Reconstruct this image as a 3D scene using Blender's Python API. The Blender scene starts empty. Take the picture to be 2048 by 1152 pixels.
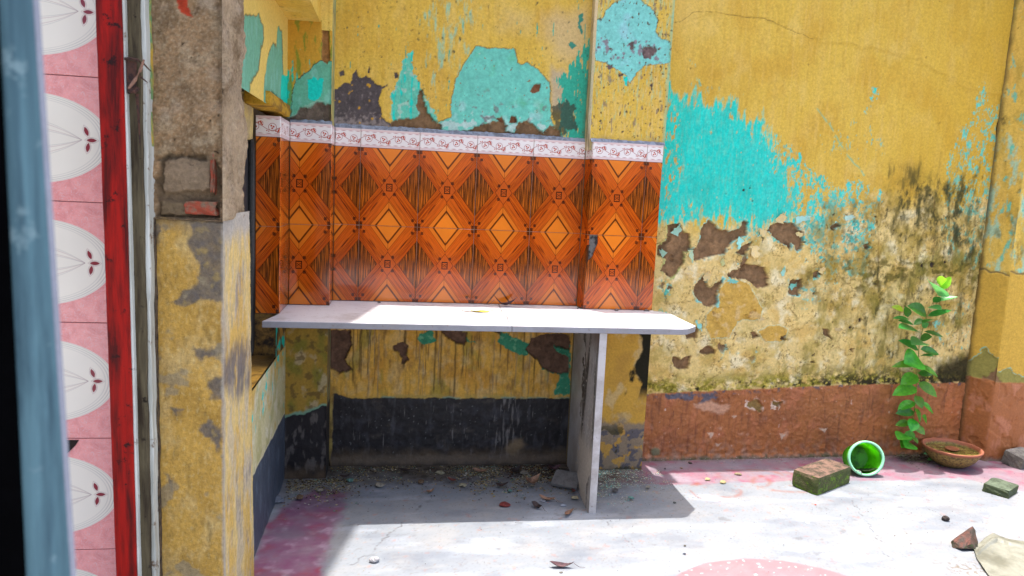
import bpy, bmesh, math, random
import numpy as np
from mathutils import Vector, Matrix
random.seed(7)
S = bpy.context.scene
COL = S.collection

# ---------------------------------------------------------------- camera
FPX = 1476.07
CAM = np.array([0.4248, -3.2448, 1.2555])
YAW, PITCH, ROLL = 0.1561, 0.1279, 0.0469
F0 = np.array([math.sin(YAW), math.cos(YAW), 0.]); R0 = np.array([math.cos(YAW), -math.sin(YAW), 0.]); U0 = np.array([0, 0, 1.])
FW = F0*math.cos(PITCH) - U0*math.sin(PITCH); UP = U0*math.cos(PITCH) + F0*math.sin(PITCH)
RT = R0*math.cos(ROLL) + UP*math.sin(ROLL); UP = UP*math.cos(ROLL) - R0*math.sin(ROLL)
def hit(u, v, P, N):
    """measured photo point -> place on the plane through P with normal N"""
    d = FW + RT*(u-1024)/FPX - UP*(v-576)/FPX
    P = np.asarray(P, float); N = np.asarray(N, float)
    return CAM + d*((P-CAM) @ N)/(d @ N)
def on_floor(u, v, z=0.): return hit(u, v, (0, 0, z), (0, 0, 1))
def on_y(u, v, y=0.): return hit(u, v, (0, y, 0), (0, 1, 0))
cd = bpy.data.cameras.new('camera'); cam = bpy.data.objects.new('camera', cd); COL.objects.link(cam)
cd.lens = 36*FPX/2048; cd.sensor_width = 36; cd.clip_start = 0.02; cd.clip_end = 200
M = Matrix(((RT[0], UP[0], -FW[0], CAM[0]), (RT[1], UP[1], -FW[1], CAM[1]), (RT[2], UP[2], -FW[2], CAM[2]), (0, 0, 0, 1)))
cam.matrix_world = M
cd.dof.use_dof = True; cd.dof.focus_distance = 2.9; cd.dof.aperture_fstop = 6.5
S.camera = cam
# ---------------------------------------------------------------- light
SUN = Vector((-0.05, 0.066, 1.0)).normalized()
w = bpy.data.worlds.new('World'); S.world = w; w.use_nodes = True
nt = w.node_tree; bg = nt.nodes['Background']; sk = nt.nodes.new('ShaderNodeTexSky')
sk.sky_type = 'NISHITA'; sk.sun_disc = False
sk.sun_elevation = math.asin(SUN.z); sk.sun_rotation = math.atan2(SUN.x, SUN.y)
nt.links.new(sk.outputs[0], bg.inputs[0]); bg.inputs[1].default_value = 0.15; sk.dust_density = 5.0; sk.air_density = 0.8
ld = bpy.data.lights.new('sun', 'SUN'); ld.energy = 2.55; ld.angle = math.radians(0.5); ld.color = (1, 0.96, 0.9)
lo = bpy.data.objects.new('sun', ld); COL.objects.link(lo); lo.rotation_euler = SUN.to_track_quat('Z', 'Y').to_euler()
S.view_settings.view_transform = 'Standard'; S.view_settings.look = 'None'; S.view_settings.gamma = 1
S.view_settings.exposure = 1.64
S.render.engine = 'CYCLES'
S.cycles.max_bounces = 10; S.cycles.diffuse_bounces = 6

# ---------------------------------------------------------------- noise
_PC = {}
def _perm(seed):
    seed = int(seed)
    if seed not in _PC: _PC[seed] = np.random.RandomState(seed).permutation(256)
    return _PC[seed]
_A = np.random.RandomState(5).rand(256)*2*np.pi
_GX, _GY = np.cos(_A), np.sin(_A)
def perlin(x, y, seed=0):
    p = _perm(seed); xi = np.floor(x).astype(np.int64); yi = np.floor(y).astype(np.int64)
    xf = x-xi; yf = y-yi; u = xf*xf*xf*(xf*(xf*6-15)+10); v = yf*yf*yf*(yf*(yf*6-15)+10)
    def g(i, j, dx, dy):
        h = p[(p[(xi+i) & 255]+yi+j) & 255]; return _GX[h]*dx+_GY[h]*dy
    a = g(0, 0, xf, yf); b = g(1, 0, xf-1, yf); c = g(0, 1, xf, yf-1); d = g(1, 1, xf-1, yf-1)
    return (a+(b-a)*u)+((c+(d-c)*u)-(a+(b-a)*u))*v
def fbm(x, y, o=5, seed=0, gain=.5):
    r = np.zeros_like(x); a = 1.; t = 0
    for k in range(o):
        r += a*perlin(x*2**k+17.3*k, y*2**k-9.1*k, seed+k); t += a; a *= gain
    return r/t*1.7
def sst(a, b, x):
    t = np.clip((x-a)/(b-a), 0, 1); return t*t*(3-2*t)
def c(r, g, b, k=.88):
    f = lambda v: ((v/255+.055)/1.055)**2.4 if v > 10 else v/255/12.92
    return np.array([f(r)*k, f(g)*k, f(b)*k])

# ---------------------------------------------------------------- scene helpers
def link(o): COL.objects.link(o); return o
def tag(o, label=None, cat=None, group=None, kind=None):
    for k, v in (('label', label), ('category', cat), ('group', group), ('kind', kind)):
        if v: o[k] = v
    return o
def thing(name, loc, label, cat, group=None):
    o = bpy.data.objects.new(name, None); o.empty_display_size = .05; o.location = loc; link(o); return tag(o, label, cat, group)
def mesh_obj(name, verts, faces, mat, root=None, smooth=False, local=None):
    """verts in world coordinates; local = own origin (world)"""
    me = bpy.data.meshes.new(name); v = np.asarray(verts, float)
    org = np.zeros(3) if local is None else np.asarray(local, float)
    base = np.array(root.matrix_basis.translation) if root is not None else np.zeros(3)
    if local is None: org = base
    me.from_pydata([tuple(p) for p in (v-org)], [], [tuple(int(i) for i in f) for f in faces])
    if mat: me.materials.append(mat)
    me.polygons.foreach_set('use_smooth', [smooth]*len(me.polygons)); me.update()
    o = bpy.data.objects.new(name, me); link(o); o.location = tuple(org-base)
    if root is not None: o.parent = root
    return o
def box(x0, x1, y0, y1, z0, z1):
    v = [(x, y, z) for z in (z0, z1) for y in (y0, y1) for x in (x0, x1)]
    return v, [(0, 2, 3, 1), (4, 5, 7, 6), (0, 1, 5, 4), (2, 6, 7, 3), (0, 4, 6, 2), (1, 3, 7, 5)]
def bevel(o, w=.004, seg=2):
    m = o.modifiers.new('bevel', 'BEVEL'); m.width = w; m.segments = seg; m.limit_method = 'ANGLE'; return o
def tube(pts, r, n=8):
    pts = [np.array(p, float) for p in pts]; V = []; Fc = []
    rr = r if hasattr(r, '__len__') else [r]*len(pts)
    for i, p in enumerate(pts):
        d = pts[min(i+1, len(pts)-1)]-pts[max(i-1, 0)]; d /= np.linalg.norm(d)+1e-9
        a = np.cross(d, (0, 0, 1) if abs(d[2]) < .9 else (1, 0, 0)); a /= np.linalg.norm(a); b = np.cross(d, a)
        for k in range(n):
            t = 2*math.pi*k/n; V.append(p+rr[i]*(a*math.cos(t)+b*math.sin(t)))
    for i in range(len(pts)-1):
        for k in range(n): Fc.append((i*n+k, i*n+(k+1) % n, (i+1)*n+(k+1) % n, (i+1)*n+k))
    Fc.append(tuple(range(n))[::-1]); Fc.append(tuple((len(pts)-1)*n+k for k in range(n)))
    return V, Fc

# ---------------------------------------------------------------- node expressions
class E:
    def __init__(s, nt, sock): s.nt = nt; s.s = sock
    def _m(s, op, *a):
        n = s.nt.nodes.new('ShaderNodeMath'); n.operation = op
        for i, q in enumerate((s,)+a):
            if isinstance(q, E): s.nt.links.new(q.s, n.inputs[i])
            else: n.inputs[i].default_value = float(q)
        return E(s.nt, n.outputs[0])
    def __add__(s, o): return s._m('ADD', o)
    __radd__ = __add__
    def __sub__(s, o): return s._m('SUBTRACT', o)
    def __rsub__(s, o): return (s*-1)+o
    def __mul__(s, o): return s._m('MULTIPLY', o)
    __rmul__ = __mul__
    def __truediv__(s, o): return s._m('DIVIDE', o)
    def abs(s): return s._m('ABSOLUTE')
    def min(s, o): return s._m('MINIMUM', o)
    def max(s, o): return s._m('MAXIMUM', o)
    def sin(s): return s._m('SINE')
    def sqrt(s): return s._m('SQRT')
    def frac(s): return s._m('FRACT')
    def pp(s, o): return s._m('PINGPONG', o)
    def lt(s, o, soft=.001):      # 1 where s < o
        n = s.nt.nodes.new('ShaderNodeMapRange'); n.clamp = True
        s.nt.links.new((s-o).s, n.inputs[0])
        n.inputs[1].default_value = -soft; n.inputs[2].default_value = soft; n.inputs[3].default_value = 1; n.inputs[4].default_value = 0
        return E(s.nt, n.outputs[0])
def newmat(name):
    m = bpy.data.materials.new(name); m.use_nodes = True; return m, m.node_tree, m.node_tree.nodes['Principled BSDF']
def noise(nt, vec, scale, detail=4, rough=.5, dist=0.):
    n = nt.nodes.new('ShaderNodeTexNoise'); n.inputs['Scale'].default_value = scale; n.inputs['Detail'].default_value = detail
    n.inputs['Roughness'].default_value = rough; n.inputs['Distortion'].default_value = dist
    nt.links.new(vec, n.inputs['Vector']); return E(nt, n.outputs['Fac'])
def objvec(nt):
    n = nt.nodes.new('ShaderNodeTexCoord'); return n.outputs['Object']
def comb(nt, *q):
    n = nt.nodes.new('ShaderNodeCombineXYZ')
    for i, e in enumerate(q):
        if isinstance(e, E): nt.links.new(e.s, n.inputs[i])
        else: n.inputs[i].default_value = e
    return n.outputs[0]
def sep(nt, v):
    n = nt.nodes.new('ShaderNodeSeparateXYZ'); nt.links.new(v, n.inputs[0]); return [E(nt, n.outputs[i]) for i in range(3)]
def mix(nt, fac, a, b):
    n = nt.nodes.new('ShaderNodeMix'); n.data_type = 'RGBA'
    if isinstance(fac, E): nt.links.new(fac.s, n.inputs[0])
    else: n.inputs[0].default_value = fac
    for q, i in ((a, 6), (b, 7)):
        if isinstance(q, (tuple, list, np.ndarray)): n.inputs[i].default_value = (*[float(t) for t in q[:3]], 1)
        else: nt.links.new(q, n.inputs[i])
    return n.outputs[2]
def mulcol(nt, colr, e):
    n = nt.nodes.new('ShaderNodeVectorMath'); n.operation = 'MULTIPLY'; nt.links.new(colr, n.inputs[0]); nt.links.new(comb(nt, e, e, e), n.inputs[1]); return n.outputs[0]
def bump(nt, bsdf, h, strength=.3, dist=.002):
    n = nt.nodes.new('ShaderNodeBump'); n.inputs['Strength'].default_value = strength; n.inputs['Distance'].default_value = dist
    nt.links.new(h.s, n.inputs['Height']); nt.links.new(n.outputs[0], bsdf.inputs['Normal'])

# plaster: painted layers are stored per vertex (colour + roughness in alpha), shader adds grain
def plaster_mat(name, grain=.36, bmp=.6, dist=.002, spec=.3):
    m, nt, b = newmat(name); a = nt.nodes.new('ShaderNodeAttribute'); a.attribute_name = 'Col'; v = objvec(nt)
    n1 = noise(nt, v, 90, 5, .6); n2 = noise(nt, v, 420, 3, .6)
    nt.links.new(mulcol(nt, a.outputs['Color'], (n1-.5)*grain*2+(n2-.5)*grain*1.6+1.), b.inputs['Base Color'])
    nt.links.new(a.outputs['Alpha'], b.inputs['Roughness']); b.inputs['Specular IOR Level'].default_value = spec
    bump(nt, b, n1*1.4+n2*.6, bmp, dist); return m
M_PL = plaster_mat('aged_plaster')
M_ROUGH = plaster_mat('rough_render', .48, .9, .005, .2)
M_FLOOR = plaster_mat('worn_cement', .06, .15, .001, .35)
def flat_mat(name, col, rough=.7, var=.2, scale=60, bmp=.3, dist=.002, col2=None, spec=.4, metal=0):
    m, nt, b = newmat(name); v = objvec(nt); n1 = noise(nt, v, scale, 6, .62)
    cc = mix(nt, ((n1-.42)*5).max(0).min(1), col, col2 if col2 is not None else np.array(col)*(1-var))
    n2 = noise(nt, v, scale*6, 3); nt.links.new(mulcol(nt, cc, (n2-.5)*.5+1.), b.inputs['Base Color'])
    b.inputs['Roughness'].default_value = rough; b.inputs['Specular IOR Level'].default_value = spec; b.inputs['Metallic'].default_value = metal
    bump(nt, b, n1+n2*.4, bmp, dist); return m

# ---------------------------------------------------------------- painted relief panels
class Panel:
    def __init__(s, O, du, dv, lu, lv, step, base, rough=.85):
        s.O = np.array(O, float); s.du = np.array(du, float); s.du /= np.linalg.norm(s.du); s.dv = np.array(dv, float); s.dv /= np.linalg.norm(s.dv)
        s.n = np.cross(s.du, s.dv); s.lu, s.lv = lu, lv
        s.nu = max(2, int(lu/step)+1); s.nv = max(2, int(lv/step)+1)
        a = np.linspace(0, lu, s.nu); b = np.linspace(0, lv, s.nv); U, V = np.meshgrid(a, b); s.U = U.ravel(); s.V = V.ravel()
        s.sx = float(s.O @ s.du)*1.0; s.u = s.U+s.sx+3.1; s.v = s.V+s.O[2]+5.2+abs(s.O[1])  # noise coordinates
        s.col = np.tile(np.array(base, float), (len(s.U), 1)); s.h = np.zeros(len(s.U)); s.r = np.full(len(s.U), rough)
    def px(s, pts):
        r = []
        for (a, b) in pts:
            p = hit(a, b, s.O, s.n)-s.O; r.append((p @ s.du, p @ s.dv))
        return r
    def N(s, fu, fv=None, o=5, seed=0, gain=.5): return fbm(s.u*fu, s.v*(fv or fu), o, seed, gain)
    def sduv(s, P, warp=.006, ws=25, seed=1, streak=False, gain=.55):
        """signed distance to polygon in panel metres, outline made ragged"""
        P = np.array(P, float); m = np.full(len(s.U), 1.); pad = .05+warp*3
        bb = (s.U > P[:, 0].min()-pad) & (s.U < P[:, 0].max()+pad) & (s.V > P[:, 1].min()-pad) & (s.V < P[:, 1].max()+pad)
        if not bb.any(): return m
        x = s.U[bb]; y = s.V[bb]; u = s.u[bb]; v = s.v[bb]
        if warp:
            fv = ws*.22 if streak else ws
            if warp < .013: warp = warp*1.9
            x = x+.0035*fbm(u*110, v*110, 3, seed+77, .6); y = y+.0035*fbm(u*110, v*110, 3, seed+78, .6)
            x = x+warp*fbm(u*ws, v*fv, 5, seed, gain); y = y+warp*(2.2 if streak else 1)*fbm(u*ws*1.02, v*fv*1.02, 5, seed+31, gain)
        d = np.full(len(x), 1e9); ins = np.zeros(len(x), bool)
        for i in range(len(P)):
            a = P[i]; b = P[(i+1) % len(P)]; e = b-a; wx = x-a[0]; wy = y-a[1]
            t = np.clip((wx*e[0]+wy*e[1])/(e@e+1e-12), 0, 1); d = np.minimum(d, (wx-e[0]*t)**2+(wy-e[1]*t)**2)
            k = ((a[1] > y) != (b[1] > y)); xi = a[0]+(y-a[1])*(b[0]-a[0])/((b[1]-a[1]) or 1e-12); ins ^= k & (x < xi)
        m[bb] = np.sqrt(d)*np.where(ins, -1, 1); return m
    def sd(s, pts, **k): return s.sduv(s.px(pts), **k)
    def line(s, pts, warp=.004, ws=30, seed=3):
        P = np.array(s.px(pts)); m = np.full(len(s.U), 1.); pad = .05
        bb = (s.U > P[:, 0].min()-pad) & (s.U < P[:, 0].max()+pad) & (s.V > P[:, 1].min()-pad) & (s.V < P[:, 1].max()+pad)
        if not bb.any(): return m
        x = s.U[bb]+warp*fbm(s.u[bb]*ws, s.v[bb]*ws, 4, seed); y = s.V[bb]+warp*fbm(s.u[bb]*ws, s.v[bb]*ws, 4, seed+9); d = np.full(len(x), 1e9)
        for a, b in zip(P[:-1], P[1:]):
            e = b-a; t = np.clip(((x-a[0])*e[0]+(y-a[1])*e[1])/(e@e+1e-12), 0, 1); d = np.minimum(d, np.hypot(x-a[0]-e[0]*t, y-a[1]-e[1]*t))
        m[bb] = d; return m
    def paint(s, m, col, var=.0, h=None, r=None):
        m = np.broadcast_to(np.clip(m, 0, 1), s.U.shape)[:, None]; cc = np.array(col, float)[None, :]
        if var: cc = cc*(1+var*s.N(30, 30, 4, 77)[:, None])
        s.col = s.col*(1-m)+cc*m
        if h is not None: s.h = s.h+h*m[:, 0]
        if r is not None: s.r = s.r*(1-m[:, 0])+r*m[:, 0]
    def crater(s, pts, col=None, rim=None, depth=.007, warp=.006, ws=30, seed=1, rimw=.006):
        d = s.sd(pts, warp=warp, ws=ws, seed=seed)
        if rim is not None:
            rw = rimw*(.2+3.2*s.N(16, 16, 4, seed+5)); s.paint(sst(.001, -.001, d-rw)*sst(-.2, .0, s.N(20, 20, 3, seed+6)), rim, .15); s.paint(.6*sst(.016, .0, d)*sst(0, .25, s.N(30, 30, 4, seed+7)), np.array(rim)*.8)
        m = sst(.0015, -.003, d); s.paint(m, BROWN if col is None else col, .35, h=-depth*2.4, r=.95); s.paint(m*.6*sst(.0, .35, s.N(18, 18, 5, seed+11)), np.array(BROWN if col is None else col)*1.55); s.paint(m*.6*sst(.1, .4, s.N(26, 26, 5, seed+12)), np.array(BROWN if col is None else col)*.55)
        s.h += m*(.006*s.N(30, 30, 4, seed+3)+.002*s.N(140, 140, 2, seed+4))
        s.h += .0065*np.exp(-(np.maximum(d, 0)/.008)**2)*(1-m)*np.maximum(s.N(14, 14, 3, seed+8)+.25, 0)  # lifted edge
        return d
    def build(s, name, mat, root, fade=.008, keep=None):
        e = np.minimum(np.minimum(s.U, s.lu-s.U), np.minimum(s.V, s.lv-s.V)); f = sst(0, fade, e) if fade else 1.
        P = s.O+s.U[:, None]*s.du+s.V[:, None]*s.dv+(s.h*f)[:, None]*s.n
        base = np.array(root.matrix_basis.translation) if root is not None else np.zeros(3)
        nu, nv = s.nu, s.nv; I = np.arange(nu*nv).reshape(nv, nu)
        Q = np.stack([I[:-1, :-1], I[:-1, 1:], I[1:, 1:], I[1:, :-1]], -1).reshape(-1, 4)
        if keep is not None: Q = Q[keep(s.U, s.V)[Q].all(1)]
        me = bpy.data.meshes.new(name); me.vertices.add(len(P)); me.vertices.foreach_set('co', (P-base).astype(np.float32).ravel())
        me.loops.add(Q.size); me.loops.foreach_set('vertex_index', Q.ravel().astype(np.int32))
        me.polygons.add(len(Q)); me.polygons.foreach_set('loop_start', np.arange(0, Q.size, 4, dtype=np.int32))
        me.update(calc_edges=True); me.polygons.foreach_set('use_smooth', np.ones(len(Q), bool))
        a = me.attributes.new('Col', 'FLOAT_COLOR', 'POINT')
        a.data.foreach_set('color', np.concatenate([np.clip(s.col, .004, .9), s.r[:, None]], 1).astype(np.float32).ravel())
        me.materials.append(mat); o = bpy.data.objects.new(name, me); link(o)
        if root is not None: o.parent = root
        return o

YEL = c(216, 178, 72); YEL2 = c(200, 152, 48); PALEY = c(228, 196, 116); CREAM = c(232, 204, 138)
CYAN = c(8, 206, 188); TURQ = c(112, 198, 178); GREEN = c(112, 172, 140); BROWN = c(138, 106, 74); DBROWN = c(78, 60, 48)
OLIVE = c(150, 128, 40); MOLD = c(48, 42, 18); BLACK = c(34, 30, 31); GREY = c(92, 86, 88); WHITE = c(226, 226, 222)
RUST = c(166, 102, 56); RUST2 = c(132, 78, 48)

# ================================================================ FLOOR
fx0, fx1, fy0, fy1 = -0.30, 3.95, -1.75, 0.20
fl = Panel((fx0, fy0, 0), (1, 0, 0), (0, 1, 0), fx1-fx0, fy1-fy0, .0058, c(134, 139, 145), .62)
fl.h += .003*fl.N(1.4, 1.4, 3, 3)+.0006*fl.N(12, 12, 3, 4)
fl.paint(.5*sst(-.1, .5, fl.N(5, 5, 5, 11)), c(152, 150, 148)); fl.paint(.35*sst(.1, .6, fl.N(14, 14, 5, 12)), c(140, 142, 148))
fl.paint(.35*sst(.0, .5, fl.N(3, 9, 5, 19)), c(184, 190, 200))
fl.paint(.6*sst(.38, .5, fl.N(60, 60, 4, 13)), c(140, 128, 118)); fl.paint(.5*sst(.42, .5, fl.N(25, 25, 4, 14)), c(160, 120, 110))
PINK = c(214, 148, 160); MAG = c(150, 60, 92)
bn = sst(.10, -.08, fl.sd([(1150, 905), (2048, 870), (2200, 930), (2200, 1010), (2048, 992), (1900, 955), (1760, 966), (1600, 962), (1420, 972), (1290, 975), (1150, 972)], warp=.03, ws=9, seed=21))
bn2 = sst(.01, -.01, fl.sd([(1150, 890), (2048, 850), (2300, 930), (2300, 1040), (2048, 985), (1920, 955), (1790, 962), (1600, 962), (1420, 968), (1290, 968), (1150, 965)], warp=.02, ws=12, seed=22))
fl.paint(bn2*(.55+.5*fl.N(8, 8, 5, 23)), c(146, 92, 108)); fl.paint(bn2*sst(.0, .5, fl.N(14, 14, 5, 24))*.7, c(150, 70, 96))
dm = fl.sd([(440, 1400), (500, 1130), (530, 1050), (585, 1000), (640, 975), (700, 985), (690, 1010), (672, 1060), (655, 1100), (640, 1160), (560, 1400)], warp=.012, ws=16, seed=25)
fl.paint(sst(.02, -.03, dm)*(.85+.35*fl.N(14, 14, 5, 26)), c(128, 76, 108)); fl.paint(sst(.0, -.02, dm)*sst(-.05, .6, fl.N(7, 7, 6, 27, .6))*.8, c(146, 46, 68))
fl.paint(sst(.0, -.02, dm)*sst(.1, .5, fl.N(18, 18, 5, 28))*.5, c(180, 160, 176))
fl.paint(.45*sst(-.1, .6, fl.N(2.2, 5, 6, 15, .6)), c(100, 108, 122)); fl.paint(.35*sst(.3, .6, fl.N(18, 18, 6, 16, .65)), c(104, 98, 92)); fl.paint(.25*sst(.1, .7, fl.N(6, 22, 5, 17)), c(170, 164, 156)); fl.paint(.4*sst(.05, .5, fl.N(3.5, 6, 6, 18, .62)), c(96, 102, 114)); fl.paint(.5*sst(.35, .6, fl.N(9, 14, 6, 46, .62)), c(92, 92, 94)); fl.paint(.35*sst(.2, .6, fl.N(120, 90, 3, 49)), c(96, 96, 100))
# round pink patch
rr = np.hypot(fl.U+fx0-1.665, (fl.V+fy0+1.36)*1.0)-.445+.006*fl.N(9, 9, 4, 29)
fl.paint(sst(.006, -.004, rr)*(.8+.2*fl.N(20, 20, 4, 30)), c(142, 104, 110)); fl.paint(.5*sst(.0, -.005, rr)*sst(.35, .5, fl.N(45, 45, 4, 31)), c(228, 216, 214))
fl.paint(.8*sst(.10, .02, np.hypot((fl.U+fx0-2.47)*.7, fl.V+fy0+1.04)+.05*fl.N(14, 14, 5, 47))*sst(.0, .3, fl.N(60, 60, 4, 48)), c(104, 88, 62))
# brick-chalk scribbles
for k, (cx_, cy_, ra, rb) in enumerate([(2.08, -.15, .16, .07), (2.14, -.19, .20, .09), (2.02, -.2, .12, .09), (1.86, -.29, .09, .10), (2.2, -.25, .15, .1), (1.78, -.34, .06, .1)]):
    a = np.arctan2((fl.V+fy0-cy_)/rb, (fl.U+fx0-cx_)/ra); q = np.hypot((fl.U+fx0-cx_)/ra, (fl.V+fy0-cy_)/rb)-1+.12*fl.N(6, 6, 3, 40+k)
    fl.paint(.55*np.exp(-(q/.10)**2)*sst(-.15, .5, .5*fl.N(50, 50, 4, 60+k)+ fl.N(20, 20, 4, 50+k)+.4*np.sin(a*1.3+k)), c(140, 84, 66))
for pts, wd in (([(836, 1012), (800, 1052), (770, 1075), (748, 1100), (700, 1130)], .0022), ([(1215, 1043), (1245, 1070), (1262, 1092), (1320, 1112)], .0016), ([(1735, 1045), (1755, 1075), (1770, 1090), (1772, 1112)], .0022), ([(1280, 1105), (1400, 1160)], .0014), ([(1700, 1000), (1735, 1045)], .0012), ([(1850, 1010), (1900, 1045)], .001)):
    d = fl.line(pts, .022, 18, 33); fl.paint(.8*np.exp(-(d/(wd*(1.15+1.1*fl.N(14, 14, 3, 34))))**2)*sst(-.45, .15, fl.N(9, 9, 4, 32)), c(84, 80, 80), h=-.003)
# damp green line and dirt against the walls, dust under the shelf
ywall = np.where(fl.U+fx0 > 1.58, .055+(fl.U+fx0-1.58)*.034, np.where(fl.U+fx0 > 1.24, -.064, .01)); dd = ywall-(fl.V+fy0)
fl.paint(sst(.05, .0, dd+.02*fl.N(14, 14, 4, 35))*.8*sst(1.5, 1.62, fl.U+fx0), c(108, 98, 92))
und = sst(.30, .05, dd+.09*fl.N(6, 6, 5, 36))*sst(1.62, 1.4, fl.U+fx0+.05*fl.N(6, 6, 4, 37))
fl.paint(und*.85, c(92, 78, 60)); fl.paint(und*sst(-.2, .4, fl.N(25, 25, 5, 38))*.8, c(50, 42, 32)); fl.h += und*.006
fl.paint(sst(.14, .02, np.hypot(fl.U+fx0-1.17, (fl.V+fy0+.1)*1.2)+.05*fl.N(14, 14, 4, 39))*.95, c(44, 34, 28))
# plant-root dirt
fl.paint(sst(.12, .03, np.hypot((fl.U+fx0-3.08), (fl.V+fy0-.03)*1.5)+.05*fl.N(16, 16, 4, 43))*.9, c(70, 58, 44))
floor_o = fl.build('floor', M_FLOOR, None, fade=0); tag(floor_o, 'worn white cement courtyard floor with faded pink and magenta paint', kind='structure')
# rest of the yard floor around it
M_FL2 = flat_mat('yard_cement', c(180, 182, 184), .7, .1, 3, .1)
V = []; Fc = []
for (a, b, e, f_) in ((-7, 9, -8, fy0), (-7, fx0, fy0, fy1+1), (fx1, 9, fy0, fy1+1)):
    k = len(V); V += [(a, e, -.003), (b, e, -.003), (b, f_, -.003), (a, f_, -.003)]; Fc.append((k, k+1, k+2, k+3))
tag(mesh_obj('yard_floor', V, Fc, M_FL2), 'plain pale cement ground of the yard beyond the painted floor', kind='structure')

# ================================================================ WALL BEHIND THE SHELF
ZT, TH, TW, BH = .759, .33, .2484, .077
ZM, ZB, ZTOP = ZT+TH, ZT+2*TH, ZT+2*TH+BH
WTOP = 2.42
wall = thing('recessed_wall', (.7, .02, 0), 'yellow and turquoise peeling wall with recessed bay behind the stone shelf', 'wall')

def streaks(p, seed, fu=70, fv=9): return p.N(fu, fv, 5, seed, .62)
def base_yellow(p, seed=100):
    p.paint(.5*sst(-.1, .5, p.N(4, 4, 5, seed)), YEL2); p.paint(.35*sst(.1, .6, p.N(9, 5, 5, seed+1)), PALEY)
    p.paint(.3*sst(.0, .5, p.N(50, 7, 4, seed+2)), c(190, 146, 48)); p.paint(.3*sst(-.1, .6, p.N(14, 3, 5, seed+5, .6)), c(226, 190, 104)); p.paint(.35*sst(.0, .6, p.N(2.2, 2.2, 6, seed+6, .62)), c(186, 142, 44)); p.h += .0035*p.N(5, 5, 5, seed+3, .55)+.0008*p.N(45, 45, 3, seed+4); p.paint(.35*sst(.1, .6, p.N(60, 4, 4, seed+7)), c(222, 184, 98)); p.paint(.7*sst(.60, .66, p.N(26, 26, 4, seed+8)), c(150, 116, 50), h=-.0015)

# ---- recess, above the tiles
p = Panel((.145, .012, ZTOP-.04), (1, 0, 0), (0, 0, 1), 1.10, WTOP-ZTOP+.04, .0035, YEL)
base_yellow(p, 110); st = streaks(p, 112)
bl = lambda pts, warp=.03, ws=10, seed=5, soft=.05, **k: sst(soft, -soft, p.sd(pts, warp=warp, ws=ws, seed=seed, **k))
p.paint(.75*bl([(1090, 30), (1175, 20), (1180, 120), (1130, 130), (1090, 80)]), c(206, 180, 130)); p.paint(.5*bl([(1010, 20), (1060, 30), (1060, 60), (1000, 60)]), c(214, 190, 130))
p.paint(.85*bl([(1100, 130), (1150, 150), (1150, 220), (1100, 225)], soft=.02), c(188, 170, 140))
p.paint(.65*sst(.05, .4, .6*st+.5*p.N(30, 12, 5, 147, .6)-.42+.9*bl([(850, -40), (985, -40), (960, 60), (930, 150), (870, 210), (840, 120)], soft=.05)*.55), TURQ)
p.paint(sst(.0, .12, st-.42+.8*bl([(1125, 150), (1190, 60), (1190, 300), (1120, 290)], soft=.03)), c(52, 168, 140))
p.paint(.85*sst(.0, .3, p.N(40, 30, 5, 118)-.35+1.0*bl([(1100, 215), (1150, 200), (1150, 260), (1110, 270)], soft=.02)), c(58, 66, 54))
d = p.sd([(785, 262), (778, 215), (788, 180), (800, 150), (814, 110), (828, 100), (832, 108), (822, 125), (835, 160), (846, 178), (856, 200), (872, 235), (880, 262)], warp=.012, ws=22, seed=120)
p.paint(sst(.002, -.002, d+.006*p.N(60, 20, 4, 121)), c(104, 196, 170), .15, h=-.001); p.paint(sst(.002, -.002, d)*sst(.1, .3, st), CYAN); p.paint(sst(.002, -.002, d)*sst(.15, .4, p.N(30, 30, 4, 122)), c(160, 200, 180))
d1 = p.sd([(868, 270), (876, 245), (903, 235), (904, 200), (912, 160), (930, 125), (953, 92), (985, 98), (1031, 99), (1034, 125), (1042, 130), (1055, 124), (1078, 140), (1099, 166), (1101, 200), (1100, 235), (1112, 262), (1105, 280), (870, 280)], warp=.0045, ws=20, seed=125)
p.paint(sst(.0045, .002, d1), c(150, 120, 50)); p.paint(sst(.0015, -.0015, d1), c(110, 198, 178), .2, h=-.0028)
p.paint(.5*sst(.0, -.01, d1)*sst(.1, .5, p.N(9, 9, 4, 126)), c(92, 180, 128)); p.paint(.6*sst(.0, -.01, d1)*sst(.1, .5, p.N(14, 14, 5, 127))*sst(.75, .55, p.V/.3), c(168, 210, 204))
p.paint(sst(.0, -.01, d1)*sst(.5, .56, p.N(50, 50, 4, 128))*.9, BROWN); p.paint(sst(.0, -.01, d1)*sst(.22, .3, p.N(26, 26, 5, 129)+.5*sst(.16, .08, p.V)-.32), c(176, 206, 196))
p.paint(.8*sst(.3, .5, p.N(22, 22, 5, 130)+.4*sst(.06, .0, np.abs(p.U-.64))*sst(.2, .05, p.V)-.0)*sst(0, -.01, d1)*sst(.35, .1, p.V), c(118, 100, 104))
DG = c(84, 76, 76)
d = p.sd([(655, 275), (662, 200), (668, 180), (690, 165), (700, 168), (712, 138), (718, 156), (732, 152), (742, 156), (752, 168), (765, 172), (776, 168), (764, 180), (758, 200), (764, 232), (784, 250), (790, 290), (655, 290)], warp=.005, ws=26, seed=133)
p.paint(sst(.0015, -.0015, d), DG, .3, h=-.003, r=.95); p.paint(sst(0, -.01, d)*sst(.0, .6, p.N(60, 60, 4, 134)-.2+sst(.14, .02, p.V)), c(140, 128, 122)); p.paint(sst(.001, -.002, d)*sst(.42, .5, p.N(30, 30, 5, 135)), YEL2)
for q in ([(678, 143), (688, 140), (690, 152), (678, 153)], [(734, 140), (738, 133), (741, 146), (735, 147)], [(787, 145), (796, 144), (797, 156), (789, 158)]): p.crater(q, DG, None, .002, .003, 60, 136)
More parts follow.
